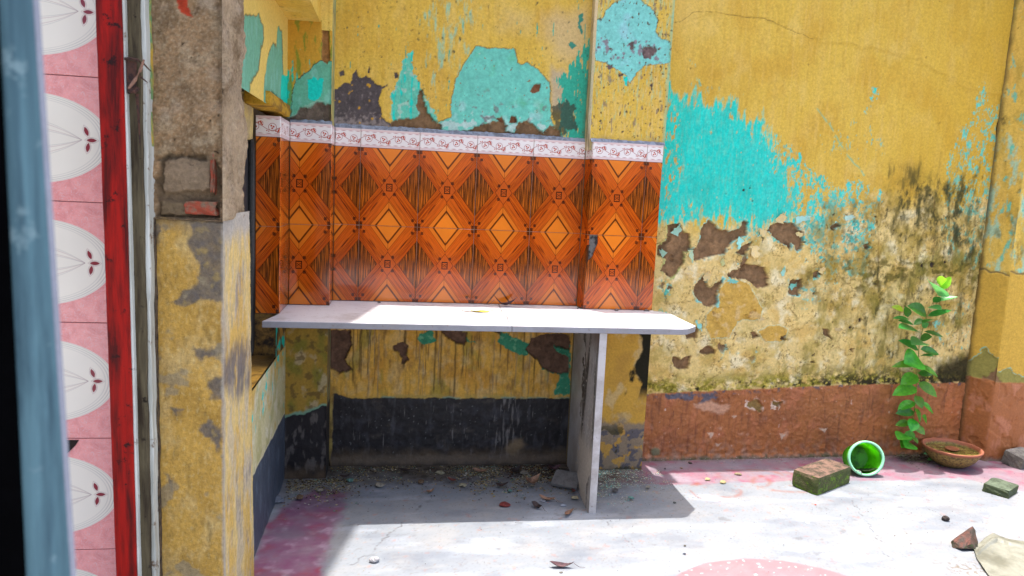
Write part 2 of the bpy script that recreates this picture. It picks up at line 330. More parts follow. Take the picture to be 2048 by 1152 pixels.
p.crater([(779, 262), (782, 246), (796, 238), (815, 236), (822, 240), (838, 228), (832, 205), (838, 180), (846, 178), (848, 200), (857, 226), (868, 240), (885, 250), (880, 275), (780, 275)], BROWN, None, .006, .006, 40, 137)
p.crater([(885, 285), (890, 262), (935, 262), (960, 250), (985, 243), (1008, 240), (1014, 252), (1008, 262), (1030, 265), (1036, 246), (1055, 240), (1074, 256), (1088, 266), (1100, 250), (1122, 262), (1125, 285)], BROWN, c(150, 206, 190), .006, .006, 36, 139)
for q in ([(1060, 182), (1068, 168), (1083, 167), (1080, 182), (1064, 188)], [(990, 238), (1004, 232), (1006, 244)], [(1022, 232), (1032, 232), (1034, 246), (1018, 246)]): p.crater(q, c(120, 76, 50), None, .003, .002, 60, 141)
for q in ([(1157, 30), (1165, 26), (1167, 40), (1161, 46), (1166, 64), (1164, 70), (1157, 55)], [(1137, 88), (1143, 82), (1154, 92), (1144, 99)]): p.paint(sst(.001, -.001, p.sd(q, warp=.002, ws=50, seed=143)), c(64, 140, 118), h=-.002)
p.paint(sst(.02, .0, np.abs(p.U-1.09)+.012*p.N(30, 12, 4, 144))*.55*sst(.75, .1, p.V), c(90, 84, 50))
p.paint(.8*sst(.62, .66, p.N(70, 70, 3, 146)), c(90, 76, 50), h=-.0015)
p.build('plaster', M_PL, wall)

# ---- recess, below the shelf
p = Panel((.145, .012, -.02), (1, 0, 0), (0, 0, 1), 1.10, ZT+.01, .0035, c(224, 172, 74))
p.paint(.8*sst(-.1, .4, p.N(7, 7, 5, 150)), c(208, 150, 58)); p.paint(.6*sst(.0, .4, p.N(12, 12, 5, 151)), c(222, 184, 118)); p.paint(.6*sst(.1, .4, p.N(9, 5, 5, 152)), c(146, 140, 58))
p.paint(.7*sst(.0, .5, p.N(16, 8, 6, 153, .65)), c(146, 108, 62)); p.paint(.6*sst(.0, .6, p.N(60, 9, 5, 156)), c(110, 82, 46)); p.paint(.5*sst(.1, .6, p.N(30, 12, 6, 157)), c(206, 180, 130)); p.h += .004*p.N(9, 9, 5, 154)+.0015*p.N(40, 40, 3, 155)
for k in range(46):
    x0 = random.uniform(.05, 1.0)*(1 if k % 3 else .9); L = random.uniform(.06, .36); wd = random.choice([.0016, .0022, .0038]); z1 = random.uniform(.60, .74)
    m = np.exp(-((p.U-x0-.004*fbm(p.V*14+k, p.V*0+k, 3, k))/wd)**2)*sst(z1-L-.02, z1-L+.03, p.V)*sst(z1+.02, z1, p.V)
    p.paint(.75*m, random.choice([c(58, 44, 26), c(88, 66, 36), c(130, 118, 100), c(52, 40, 26)]), h=-.001)
TQ = c(60, 138, 104)
for q, s_ in (([(838, 664), (866, 662), (870, 684), (850, 692), (836, 682)], 160), ([(890, 664), (915, 668), (960, 690), (930, 680), (895, 672)], 161), ([(1000, 664), (1020, 668), (1040, 680), (1060, 690), (1055, 712), (1020, 702), (998, 686)], 162), ([(1085, 684), (1120, 690), (1140, 680), (1140, 790), (1105, 790), (1120, 750), (1085, 740), (1090, 710)], 163), ([(660, 688), (672, 694), (670, 704), (658, 700)], 164)):
    d = p.sd(q, warp=.008, ws=26, seed=s_); p.paint(sst(.002, -.002, d), TQ, .3, h=.001); p.paint(sst(0, -.004, d)*sst(.2, .4, p.N(40, 40, 4, s_)), c(110, 170, 130))
for q, s_ in (([(655, 660), (702, 660), (704, 690), (690, 720), (705, 740), (680, 748), (660, 735), (652, 700)], 170), ([(785, 690), (805, 684), (818, 690), (812, 712), (818, 722), (806, 728), (800, 706), (786, 702)], 171), ([(880, 660), (935, 664), (932, 692), (905, 684), (890, 672)], 172), ([(1052, 700), (1062, 680), (1085, 668), (1140, 668), (1140, 700), (1110, 692), (1118, 706), (1140, 716), (1138, 745), (1110, 748), (1085, 735), (1075, 720)], 173), ([(985, 660), (1005, 662), (1000, 670)], 174)):
    p.crater(q, c(104, 78, 62), None, .006, .006, 30, s_)
# black painted dado with a ragged upper edge
zt = p.px([(900, 797)])[0][1]; e = p.V-zt+.006*p.N(22, 22, 4, 180)-.02*sst(.10, .02, p.U)**2
p.paint(.85*sst(.045, .01, p.U+.012*p.N(14, 6, 4, 193))*sst(.42, .3, p.V), c(84, 72, 50)); eL = np.maximum(e, (.016+.01*p.N(9, 9, 3, 181))-p.U+0*e); eL = np.maximum(eL, -.3)
eL = eL+.006*p.N(9, 9, 5, 189)+.003*p.N(60, 60, 3, 190); p.paint(sst(.028, .006, eL)*sst(-.4, .3, p.N(12, 12, 4, 191)), c(186, 158, 84)); p.paint(sst(.012, .004, eL)*sst(-.1, .2, p.N(9, 9, 4, 192))*sst(.12, .2, p.U), c(140, 158, 132)); p.paint(sst(.003, -.002, eL), BLACK, .3, h=-.002, r=.5)
inside = sst(.003, -.002, eL)
p.paint(inside*.6*sst(.1, .55, p.N(7, 9, 6, 194, .65)), c(84, 74, 66)); p.paint(inside*.8*sst(.1, .5, p.N(90, 10, 5, 182)+.4*np.exp(-((p.U-.80)/.07)**2)-.25), c(128, 122, 118)); p.paint(.7*inside*sst(.50, .6, p.N(90, 60, 4, 183)), c(130, 128, 126)); p.paint(.5*inside*sst(.1, .6, p.N(24, 8, 5, 188)), c(86, 84, 88)); p.paint(inside*.5*sst(.1, .5, p.N(12, 12, 4, 184)), c(66, 64, 70))
p.paint(inside*sst(.05, -.0, np.hypot(p.U-.84, (p.V-.10)*1.0)-.015+.03*p.N(20, 20, 4, 185))*.8, c(140, 116, 84))
p.paint(.92*sst(.12, .05, p.V+.025*p.N(14, 14, 4, 186)), c(98, 80, 60)); p.paint(.8*sst(.05, .02, p.V+.02*p.N(14, 14, 4, 187)), c(50, 40, 30)); p.h += .012*sst(.08, .02, p.V)
p.build('plaster', M_PL, wall)

# ---- left pilaster
pl = thing('left_pilaster', (.06, -.13, 0), 'narrow tiled pilaster at the left end of the shelf with faded turquoise top', 'pilaster')
p = Panel((-.026, -.130, ZTOP-.04), (1, 0, 0), (0, 0, 1), .171, 1.90-ZTOP+.04, .003, YEL2)
st = streaks(p, 200, 60, 12); topf = p.V/.42
p.paint(sst(.0, .18, st+1.1-2.0*topf), c(18, 186, 160)); p.paint(.8*sst(.1, .3, p.N(40, 14, 5, 201)), c(120, 140, 44))
d = p.sd([(582, 240), (586, 180), (592, 160), (620, 140), (640, 120), (700, 126), (700, 240)], warp=.004, ws=24, seed=203)
p.paint(sst(.004, .001, d), c(60, 70, 50)); p.paint(sst(.001, -.002, d), c(104, 176, 146), .12, h=-.003); p.paint(sst(0, -.004, d)*.7*sst(.0, .4, p.N(20, 12, 4, 204)), c(132, 196, 176))
d2 = p.sd([(614, 158), (645, 155), (644, 195), (632, 204), (618, 195)], warp=.006, ws=30, seed=205, streak=True); p.paint(sst(.001, -.002, d2), CYAN)
p.crater([(560, 280), (560, 236), (590, 232), (600, 214), (615, 216), (630, 206), (648, 205), (670, 212), (670, 280)], c(116, 100, 86), c(140, 186, 160), .007, .005, 34, 206)
p.crater([(642, 120), (645, 35), (656, 28), (660, 120), (655, 128)], c(158, 112, 62), None, .004, .002, 40, 207)
p.build('plaster', M_PL, pl)
p = Panel((-.026, -.130, -.02), (1, 0, 0), (0, 0, 1), .171, ZT+.01, .003, c(164, 130, 52))
p.paint(.8*sst(-.1, .4, p.N(12, 9, 5, 210)), c(120, 116, 44)); p.paint(.7*sst(.1, .4, p.N(16, 10, 5, 211)), c(186, 166, 130)); p.paint(.7*sst(.1, .3, p.N(25, 25, 5, 212)), c(96, 76, 42)); p.h += .004*p.N(12, 12, 5, 213)
e = p.V-.295+.02*p.N(14, 14, 4, 214)-.05*(p.U/.17); p.paint(sst(.016, .004, e), c(120, 158, 132)); p.paint(sst(.003, -.002, e), BLACK, .3, r=.55, h=-.002)
p.paint(sst(0, -.01, e)*.6*sst(.1, .4, p.N(40, 14, 5, 215)), c(110, 102, 96)); p.paint(.9*sst(.10, .02, p.V+.04*p.N(16, 16, 4, 216)), c(92, 74, 56)); p.paint(.9*sst(.03, .01, p.V+.01*p.N(16, 16, 4, 217)), c(34, 28, 22))
p.build('plaster', M_PL, pl)
# its right-hand cheek (thin strip) and rest of the height
for z0, z1, cc in ((-.02, ZT-.01, c(150, 128, 84)), (ZTOP-.04, WTOP, c(186, 168, 96))):
    p = Panel((.145, -.130, z0), (0, 1, 0), (0, 0, 1), .142, z1-z0, .005, cc); p.paint(.8*sst(-.1, .4, p.N(14, 8, 5, 218)), c(120, 150, 110)); p.paint(.7*sst(.1, .4, p.N(20, 10, 5, 219)), c(110, 92, 60))
    if z0 < 0: e = p.V-.34+.01*p.N(20, 20, 4, 220); p.paint(sst(.005, -.004, e), c(60, 54, 50)); 
    p.build('plaster', M_PL, pl)

# ---- right pilaster
pr = thing('right_pilaster', (1.41, -.064, 0), 'pilaster right of the recess, tiled in the middle, sky-green patch above', 'pilaster')
p = Panel((1.238, -.064, ZTOP-.04), (1, 0, 0), (0, 0, 1), .340, WTOP-ZTOP+.04, .0033, YEL)
base_yellow(p, 230); st = streaks(p, 232, 90, 12)
p.paint(.6*sst(.05, .4, st-.05*0-.18+.25*sst(.1, .35, p.V)), c(140, 196, 160)); p.paint(.5*sst(.0, .5, p.N(110, 14, 4, 248)), c(224, 196, 130)); p.paint(.8*sst(.36, .44, p.N(50, 16, 5, 233)), c(140, 120, 96), h=-.001)
d = p.sd([(1190, 40), (1205, 38), (1214, 20), (1232, 4), (1252, -8), (1275, -4), (1298, 14), (1312, 28), (1315, 42), (1311, 62), (1322, 76), (1340, 86), (1340, 126), (1290, 130), (1272, 145), (1262, 166), (1252, 150), (1236, 140), (1210, 125), (1190, 120)], warp=.0045, ws=24, seed=235)
p.paint(sst(.0035, .001, d), c(140, 110, 50)); p.paint(sst(.001, -.0015, d), c(128, 204, 192), .2, h=-.0025)
p.paint(sst(0, -.01, d)*.6*sst(.1, .5, p.N(12, 12, 4, 236)), c(160, 206, 212)); p.paint(sst(0, -.006, d)*.9*sst(.2, .34, p.N(40, 30, 5, 237)-.55+.6*sst(.10, .02, np.abs(p.V-(p.px([(1270, 100)])[0][1])))), c(140, 122, 130))
for q, s_ in (([(1285, 95), (1300, 90), (1316, 96), (1312, 108), (1300, 118), (1285, 116)], 240), ([(1258, 88), (1266, 78), (1270, 92), (1264, 104)], 241), ([(1216, 128), (1226, 130), (1222, 142), (1216, 138)], 242), ([(1234, 146), (1246, 148), (1240, 156)], 243), ([(1300, 168), (1306, 165), (1304, 185)], 244)): p.crater(q, c(112, 92, 88), None, .002, .006, 70, s_)
d = p.sd([(1246, 150), (1256, 152), (1254, 174), (1249, 172)], warp=.004, ws=40, seed=245, streak=True); p.paint(sst(.001, -.002, d), CYAN)
p.paint(.7*sst(.07, .03, p.V+.02*p.N(20, 20, 4, 246)), c(150, 140, 110)); p.paint(sst(.02, .0, p.lu-p.U)*.6, c(120, 190, 160))
p.paint(sst(.42, .47, p.N(70, 50, 3, 247)), c(100, 84, 60), h=-.0015)
p.build('plaster', M_PL, pr)
p = Panel((1.238, -.064, -.02), (1, 0, 0), (0, 0, 1), .340, ZT+.01, .0033, c(206, 158, 62))
p.paint(.7*sst(.0, .4, p.N(8, 8, 5, 250)), c(186, 140, 60)); p.paint(.6*sst(.1, .4, p.N(12, 9, 5, 251)), c(206, 180, 130)); p.h += .003*p.N(10, 10, 5, 252)
x = p.U; p.paint(.85*sst(.09, .02, x+.05*p.N(12, 8, 5, 253)), c(132, 116, 100))
mk = sst(-.1, .2, p.N(16, 10, 5, 254)+.9*sst(.10, .0, p.lu-x)-.45)*sst(.34, .42, p.V); p.paint(mk, c(36, 32, 16), r=.95)
e = p.V-.27+.09*p.N(7, 7, 5, 255); p.paint(.95*sst(.02, -.01, e), c(140, 122, 100)); p.paint(.9*sst(-.01, .02, p.N(14, 14, 5, 256)-.02)*sst(.0, -.02, e+.03), c(92, 88, 92)); p.paint(.9*sst(.1, .18, p.N(17, 17, 5, 257)-.05)*sst(.04, -.05, e), c(196, 148, 64)); p.paint(.8*sst(.25, .3, p.N(14, 14, 5, 258))*sst(.04, -.05, e), c(60, 56, 26)); p.paint(.7*sst(.05, .02, p.V+.02*p.N(20, 20, 4, 259)), c(66, 64, 50))
p.build('plaster', M_PL, pr)
for z0, z1 in ((-.02, ZT-.01), (ZTOP-.04, WTOP)):
    p = Panel((1.232, .012, z0), (.008, -.076, 0), (0, 0, 1), .0765, z1-z0, .0045, c(196, 176, 128))
    p.paint(.7*sst(.0, .4, p.N(20, 6, 5, 260)), c(120, 96, 64)); p.paint(.95*sst(.052, .036, p.lu-p.U+.006*p.N(20, 12, 4, 261))*sst(-.6, .0, p.N(10, 4, 3, 262)), c(240, 226, 196)); p.paint(.8*np.exp(-((p.U-.03+.012*p.N(9, 5, 4, 263))/.003)**2)*sst(.6, .3, p.V), c(40, 34, 26))
    if z0 < 0: p.paint(.7, c(90, 74, 54))
    p.build('plaster', M_PL, pr)
    # right cheek
    p = Panel((1.578, -.064, z0), (0, 1, 0), (0, 0, 1), .13, z1-z0, .01, c(196, 166, 70)); p.build('plaster', M_PL, pr)

# ---------------------------------------------------------------- tiles
def tile_mat():
    m, nt, b = newmat('wood_pattern_glazed_tile'); v = objvec(nt); x, y, z = sep(nt, v)
    px = x.abs()/(TW/2); qx = z.abs()/(TH/2); t = px-qx; s_ = (px+qx)*.5
    sx = (x*1000)._m('SIGN'); sz = (z*1000)._m('SIGN'); quad = sx*1.7+sz*3.1
    g1 = noise(nt, comb(nt, s_*1.8+quad, t*40, quad), 1.0, 5, .62, .35); g2 = noise(nt, comb(nt, s_*1.1+quad, t*8, 3.), 1.0, 3)
    band = mix(nt, ((g1-.43)*6).max(0).min(1), c(206, 92, 14, .9), c(96, 32, 6, .9)); band = mix(nt, ((g2-.45)*3).max(0).min(.6), band, c(186, 72, 10, .9))
    kn = (t.abs()-(1-((s_-.52)/.16)._m('POWER', 2)).max(0)*.035).lt(-.004, .006); band = mix(nt, kn*.85, band, c(62, 14, 6))
    half = t.lt(0, .02); band = mix(nt, half*.3, band, c(232, 110, 30))
    edge = ((t.abs()-.365).abs()).lt(.012, .006); 
    # side dark wood diamond
    vs = noise(nt, comb(nt, x*260, z*6, 1.), 1.0, 4, .55, .2); vs2 = noise(nt, comb(nt, x*620, z*10, 5.), 1.0, 3)
    side = mix(nt, ((vs*.55+vs2*.45-.43)*11).max(0).min(1), c(206, 104, 22), c(64, 30, 8))
    # light diamond
    q = px+(1-qx); pin = (x*420).frac().lt(.4, .15)
    lite = mix(nt, pin*.22, c(232, 128, 36), c(190, 90, 20)); lite = mix(nt, (1-(q-.40).lt(0, .01))*.5, lite, c(206, 100, 22)); lite = mix(nt, ((q-.44).abs()).lt(.035, .01)*.92, lite, c(84, 38, 12))
    col = mix(nt, (t-.36).lt(0, .004), side, band); col = mix(nt, (t+.36).lt(0, .004), col, lite)
    col = mix(nt, edge*.65, col, c(70, 26, 8))
    col = mix(nt, (x.abs()).lt(.0009, .0005)*qx.lt(.66, .01)*.7, col, c(60, 18, 6))
    # centre star
    dia = px+qx*.95; col = mix(nt, dia.lt(.30, .004)*.75, col, c(196, 86, 22)); col = mix(nt, ((dia-.30).abs()).lt(.012, .006)*.8, col, c(76, 30, 8))
    sq = x.abs().max(z.abs()*.8); col = mix(nt, ((sq-.0115).abs()).lt(.0018, .0005), col, c(52, 22, 8)); lx = ((x*.8-z).abs().min((x*.8+z).abs())).lt(.0013, .0006)*sq.lt(.0105, .0005); col = mix(nt, lx, col, c(58, 24, 8)); col = mix(nt, (((x*x+z*z).sqrt()-.008).abs()).lt(.0008, .0006)*.6, col, c(58, 24, 8))
    def small(cx_, cz_, r=.0058):
        return ((x.abs()-cx_).abs().max((z.abs()-cz_).abs()*.9)).lt(r, .0006)
    sm = small(.022, .030).max(small(TW/2-.021, TH/2-.027)).max(small(TW/2-.004, TH/2-.006, .009))
    nn = noise(nt, v, 900, 2); col = mix(nt, sm*((nn-.35)*6).max(.45).min(1), col, c(44, 22, 12))
    oi = nt.nodes.new('ShaderNodeObjectInfo'); cl = noise(nt, v, 11, 3); col = mulcol(nt, col, (cl-.5)*.35+.93+E(nt, oi.outputs['Random'])*.14); gr = noise(nt, v, 40, 5, .7); col = mix(nt, (px.max(qx)-.96)._m('MULTIPLY', 30).max(0).min(1)*gr*.25, col, c(96, 62, 40)); col = mix(nt, ((noise(nt, v, 230, 2)-.74)*16).max(0).min(.7), col, c(200, 150, 110))
    nt.links.new(col, b.inputs['Base Color']); b.inputs['Roughness'].default_value = .10; b.inputs['Specular IOR Level'].default_value = .5
    bump(nt, b, noise(nt, v, 14, 2)+noise(nt, v, 300, 2)*.02, .12, .002); return m
def border_mat():
    m, nt, b = newmat('vine_border_glazed_tile'); v = objvec(nt); x, y, z = sep(nt, v); lam = TW/2
    ink = c(168, 84, 72); leafc = c(186, 70, 44); col = c(234, 226, 222)
    zz = z+.002
    wave = (x*(2*math.pi/lam)).sin()*.0125; vine = ((zz-wave).abs()).lt(.0013, .0006)
    # scroll rings under each crest / over each trough, leaves in them
    xf = ((x/lam+.25-.02).frac()-.5)*lam; xg = ((x/lam+.75-.02).frac()-.5)*lam
    def ring(xx, zc, r): return (((xx*xx+(zz-zc)*(zz-zc)).sqrt()-r).abs()).lt(.0011, .0006)
    def dot(xx, cx_, zc, r, k=1.): return (((xx-cx_)*(xx-cx_)+(zz-zc)*(zz-zc)*k).sqrt()).lt(r, .0008)
    rings = ring(xf, .001, .0140).max(ring(xg, -.001, .0140)).max(ring(xf-.021, .012, .0075)).max(ring(xg-.021, -.012, .0075))
    lv = None
    for xx, sg in ((xf, 1), (xg, -1)):
        for (a, bb, r, k) in ((-.004, -.004, .0034, 1), (.004, -.001, .0034, 1), (-.001, .005, .0034, 1.2), (.012, .0145, .0026, .7), (-.013, .016, .0024, 1.2), (.022, .012, .0034, .5), (.026, .006, .003, 1.6), (.019, .017, .0028, .6), (-.020, .014, .0026, 1.4)):
            q = dot(xx, a, bb*sg, r, k); lv = q if lv is None else lv.max(q)
    zo = z.abs()
    inn = zo.lt(.0235, .0004)
    base = mix(nt, inn*.0, col, col); base = mix(nt, vine.max(rings)*inn*.85, base, ink); base = mix(nt, lv*inn, base, leafc)
    rope = ((x*210+z*120).sin()*.5+.5)*((zo-.0262).abs()).lt(.0016, .0005); base = mix(nt, rope*.75, base, c(176, 96, 92))
    base = mix(nt, ((zo-.0315).abs()).lt(.0022, .0012)*.6, base, c(214, 150, 146)); base = mix(nt, ((zo-.0365).abs()).lt(.001, .0006)*.5, base, c(196, 128, 124))
    nt.links.new(mulcol(nt, base, noise(nt, v, 25, 3)*.14+.93), b.inputs['Base Color']); b.inputs['Roughness'].default_value = .15; return m
M_TILE, M_BORD = tile_mat(), border_mat()
M_GROUT = flat_mat('dirty_grout', c(160, 124, 98), .85, .3, 120); M_CEM = flat_mat('blue_grey_cement', c(142, 152, 168), .85, .3, 40, .5, .004, c(104, 108, 118))
G = .0009; TT = .010
_cache = {}
def slab_mesh(x0, x1, z0, z1, mat, th=TT, bv=.0012):
    key = (round(x0, 4), round(x1, 4), round(z0, 4), round(z1, 4), mat.name)
    if key in _cache: return _cache[key]
    V = []
    for yy, i in ((th, 0), (bv, 0), (0, bv)):
        V += [(x0+i, yy, z0+i), (x1-i, yy, z0+i), (x1-i, yy, z1-i), (x0+i, yy, z1-i)]
    Fc = [(8, 9, 10, 11)]
    for r in (0, 4):
        for k in range(4): Fc.append((r+k, r+(k+1) % 4, r+4+(k+1) % 4, r+4+k))
    me = bpy.data.meshes.new('tile_slab'); me.from_pydata(V, [], Fc); me.materials.append(mat); me.update(); _cache[key] = me; return me
def put_tile(root, name, cxyz, ang, x0, x1, z0, z1, mat):
    o = bpy.data.objects.new(name, slab_mesh(x0, x1, z0, z1, mat)); link(o); o.parent = root
    b = root.matrix_basis.translation; jit = random.uniform(-.0004, .0004)
    o.location = (cxyz[0]-b.x, cxyz[1]-b.y, cxyz[2]-b.z); o.rotation_euler = (random.uniform(-.003, .003), 0, ang+random.uniform(-.003, .003)); return o
def tile_run(root, xa, xb, cen, y, skip=()):
    """tiles facing -y between xa and xb; cen = a tile centre"""
    k0 = math.floor((xa-cen)/TW-.5)-1
    for k in range(k0, k0+12):
        cx_ = cen+k*TW; a = max(xa, cx_-TW/2); b = min(xb, cx_+TW/2)
        if b-a < .004: continue
        for r in range(2):
            if (k, r) in skip: continue
            put_tile(root, 'wall_tile', (cx_, y, ZT+TH*(r+.5)), 0, a-cx_+G, b-cx_-G, -TH/2+G, TH/2-G, M_TILE)
        put_tile(root, 'border_tile', (cx_, y-.001, ZB+BH/2), 0, a-cx_+G, b-cx_-G, -BH/2+G, BH/2-G, M_BORD)
def tile_cheek(root, p0, p1, name_off=0.):
    """thin returns of tile between two plan points (front face follows p0->p1)"""
    d = Vector((p1[0]-p0[0], p1[1]-p0[1])); L = d.length; a = math.atan2(d.y, d.x)
    for r in range(2): put_tile(root, 'wall_tile', (p0[0]-math.cos(a)*name_off, p0[1]-math.sin(a)*name_off, ZT+TH*(r+.5)), a, G+name_off, L-G+name_off, -TH/2+G, TH/2-G, M_TILE)
    put_tile(root, 'border_tile', (p0[0], p0[1], ZB+BH/2), a, G, L-G, -BH/2+G, BH/2-G, M_BORD)
tile_run(wall, .151, 1.236, .2575+TW/2, 0.)
tile_run(pl, -.013, .150, .150-TW/2, -.142)
jx = on_y(1282.7, 473, -.076)[0]; cR = jx-TW/2
tile_run(pr, 1.250, 1.570, cR, -.076, skip={(0, 0)})
# the cracked tile with a bite out of its upper left corner, grey mortar showing
k = 0
a, b_ = max(1.250, cR-TW/2)-cR+G, TW/2-G
hole = [on_y(u_, v_, -.076) for u_, v_ in ((1196, 472), (1196, 486), (1190, 500), (1186, 512), (1178, 520), (1171, 527))]
out = [(a, -TH/2+G), (b_, -TH/2+G), (b_, TH/2-G)]+[(max(a+.0005, q[0]-cR), min(TH/2-G, q[2]-ZT-TH/2)) for q in hole]
out[3] = (out[3][0], TH/2-G); out[-1] = (a, out[-1][1])
n = len(out); V = [(q[0], 0, q[1]) for q in out]+[(q[0], TT, q[1]) for q in out]; Fc = [tuple(range(n))]+[(i+n, (i+1) % n+n, (i+1) % n, i) for i in range(n)]
me = bpy.data.meshes.new('wall_tile'); me.from_pydata(V, [], Fc); me.materials.append(M_TILE); o = bpy.data.objects.new('wall_tile', me); link(o); o.parent = pr
o.location = (cR-1.41, -.076+.064, ZT+TH/2); o['label'] = 'tile with a broken upper left corner showing grey mortar'
tile_cheek(pr, (1.237, -.0005), (1.2495, -.0755), .06)
tile_cheek(pl, (.1505, -.1415), (.1505, -.001), .05)
# grout beds just behind the tile faces (also the mortar seen through the broken corner)
for root, bx in ((wall, (.151, 1.236, .002, .011, ZT, ZTOP-.004)), (pl, (-.012, .1485, -.140, -.131, ZT, ZTOP-.004)), (pr, (1.2515, 1.569, -.074, -.065, ZM-.0, ZTOP-.004)), (pr, (1.300, 1.569, -.0742, -.0652, ZT, ZM-.001))):
    mesh_obj('grout', *box(*bx), M_GROUT, root)
# rough mortar in the hole
p = Panel((1.2515, -.066, ZT), (1, 0, 0), (0, 0, 1), .0485, TH-.001, .003, c(116, 112, 108)); p.h += .003*p.N(40, 40, 4, 270); p.paint(sst(.0, .3, p.N(60, 60, 4, 271)), c(60, 56, 54)); p.build('mortar', M_ROUGH, pr, fade=.002)
# cement fillet on top of the border
def fillet(root, p0, p1, nrm, h=.014, w_=.024, seed=0):
    L = math.hypot(p1[0]-p0[0], p1[1]-p0[1]); n = max(3, int(L/.006)); V = []; Fc = []
    xs = np.linspace(0, 1, n); a = fbm(xs*L*30+seed, xs*0+1.3, 4, seed); b = fbm(xs*L*22+seed, xs*0+7.7, 4, seed+3)
    for i, t in enumerate(xs):
        x_, y_ = p0[0]+(p1[0]-p0[0])*t, p0[1]+(p1[1]-p0[1])*t
        for (o_, z_) in ((.0, ZTOP-.004), (.0015, ZTOP+.003+.002*a[i]), (w_*.5, ZTOP+h*.75+.004*b[i]), (w_, ZTOP+h+.010*abs(a[i])), (w_, ZTOP-.004)):
            V.append((x_+nrm[0]*o_, y_+nrm[1]*o_, z_))
        if i:
            for k in range(4): Fc.append(((i-1)*5+k, i*5+k, i*5+k+1, (i-1)*5+k+1))
    mesh_obj('cement_fillet', V, [f[::-1] for f in Fc], M_CEM, root)
fillet(wall, (.151, .000), (1.236, .000), (0, 1), .016, .016, 1); fillet(pl, (-.013, -.142), (.150, -.142), (0, 1), .010, .016, 2); fillet(pr, (1.24, -.077), (1.575, -.077), (0, 1), .012, .016, 3)

# ================================================================ RIGHT WALL
RW = np.array([1.570, .055, -.02]); RD = np.array([1, .034, 0]); 
rw = thing('courtyard_wall', (2.5, .09, 0), 'long flaking yellow and cyan wall above a rust-brown skirting at right', 'wall')
p = Panel(RW, RD, (0, 0, 1), 1.90, WTOP+.02, .0037, YEL)
base_yellow(p, 300); p.paint(.55*sst(.45, .0, p.U)*sst(1.8, 2.3, p.V), PALEY); p.paint(.5*sst(.9, 1.9, p.U+.3*p.N(2, 2, 3, 301)), c(196, 152, 30))
yrow = p.px([(1600, 480)])[0][1]
# lower eroded limewash
low = sst(.05, -.05, p.sd([(1300, 440), (1440, 470), (1600, 430), (1720, 420), (1850, 400), (2100, 400), (2100, 800), (1280, 800)], warp=.10, ws=5, seed=303))
p.paint(low*(.8+.3*p.N(6, 6, 4, 304)), CREAM); p.paint(low*.75*sst(-.05, .4, p.N(7, 7, 6, 305, .6)), c(212, 172, 92)); p.paint(low*.85*sst(.02, .4, p.N(9, 9, 6, 306, .62)), c(240, 224, 178)); p.paint(low*.7*sst(.0, .5, p.N(6, 7, 6, 307, .65)), c(176, 152, 72)); p.paint(low*.5*sst(.2, .55, p.N(30, 30, 5, 308, .65)), c(146, 124, 66)); lay = .55*p.N(10, 10, 6, 363, .6); p.paint(low*.8*np.exp(-((lay-.1)/.012)**2), c(132, 108, 58)); p.h += low*.004*sst(.09, .11, lay)
p.h += low*(.007*p.N(10, 10, 6, 309, .58)+.0012*p.N(50, 50, 3, 310))
st = streaks(p, 311, 62, 13)
# cyan
d = p.sd([(1290, 140), (1330, 145), (1342, 165), (1350, 182), (1382, 190), (1386, 178), (1408, 178), (1412, 188), (1440, 200), (1470, 196), (1478, 215), (1500, 240), (1520, 235), (1545, 290), (1575, 330), (1590, 380), (1600, 430), (1570, 445), (1520, 460), (1490, 462), (1455, 445), (1430, 450), (1380, 440), (1290, 480)], warp=.022, ws=16, seed=312, streak=True)
cy = sst(.01, .11, .03-d*1.7+.16*st+.10*p.N(24, 9, 5, 316)); p.paint(cy*(.97+.22*p.N(90, 22, 4, 317)), CYAN, .1, r=.6); p.paint(cy*.45*sst(.0, .5, p.N(7, 4, 5, 318)), c(40, 178, 158)); p.paint(cy*.25*sst(.1, .6, p.N(60, 6, 5, 319)), c(80, 222, 206))
p.paint(sst(0, .02, -d)*sst(.24, .4, p.N(44, 14, 6, 313, .62)-.22*sst(.02, .22, -d)), c(206, 168, 80))
p.paint(sst(.01, -.02, p.sd([(1320, 200), (1350, 200), (1370, 330), (1350, 400), (1325, 400)], warp=.02, ws=20, seed=314))*sst(.1, .2, p.N(70, 22, 5, 315)-.05), c(200, 164, 76))
def flecks(pts, col, dens, fu, fv, seed, warp=.04, soft=.06, amt=1.):
    z = sst(soft, -soft, p.sd(pts, warp=warp, ws=8, seed=seed)); p.paint(amt*sst(-.02, .16, .62*p.N(fu, fv*1.7, 5, seed+1, .66)+.38*p.N(fu*.35, fv*.8, 4, seed+2)+.22*p.N(130, 70, 3, seed+3)-(1-z)*1.0-dens), np.array(col)*.9+.05*np.array(WHITE), .25)
flecks([(1470, 260), (1560, 260), (1640, 330), (1720, 400), (1640, 490), (1500, 470)], CYAN, -.03, 60, 18, 320); flecks([(1330, 440), (1560, 440), (1600, 500), (1440, 500)], c(90, 206, 186), .06, 34, 26, 321)
flecks([(1600, 400), (1700, 350), (1780, 370), (1760, 480), (1740, 560), (1640, 560), (1590, 480)], c(70, 206, 190), -.02, 45, 18, 323)
flecks([(1560, 560), (1680, 540), (1700, 600), (1600, 640)], c(120, 210, 190), .10, 30, 22, 325)
flecks([(1880, 330), (1960, 150), (2010, 200), (1985, 500), (1950, 560), (1870, 520)], c(100, 196, 170), .02, 55, 16, 327)
flecks([(1380, 80), (1405, 90), (1420, 190), (1360, 190)], c(90, 190, 160), .12, 80, 16, 330); flecks([(1735, 170), (1762, 170), (1760, 220), (1735, 210)], CYAN, .0, 60, 20, 332, .01, .02)
flecks([(1600, 260), (1760, 180), (1800, 330), (1650, 340)], c(110, 190, 160), .22, 70, 12, 334)
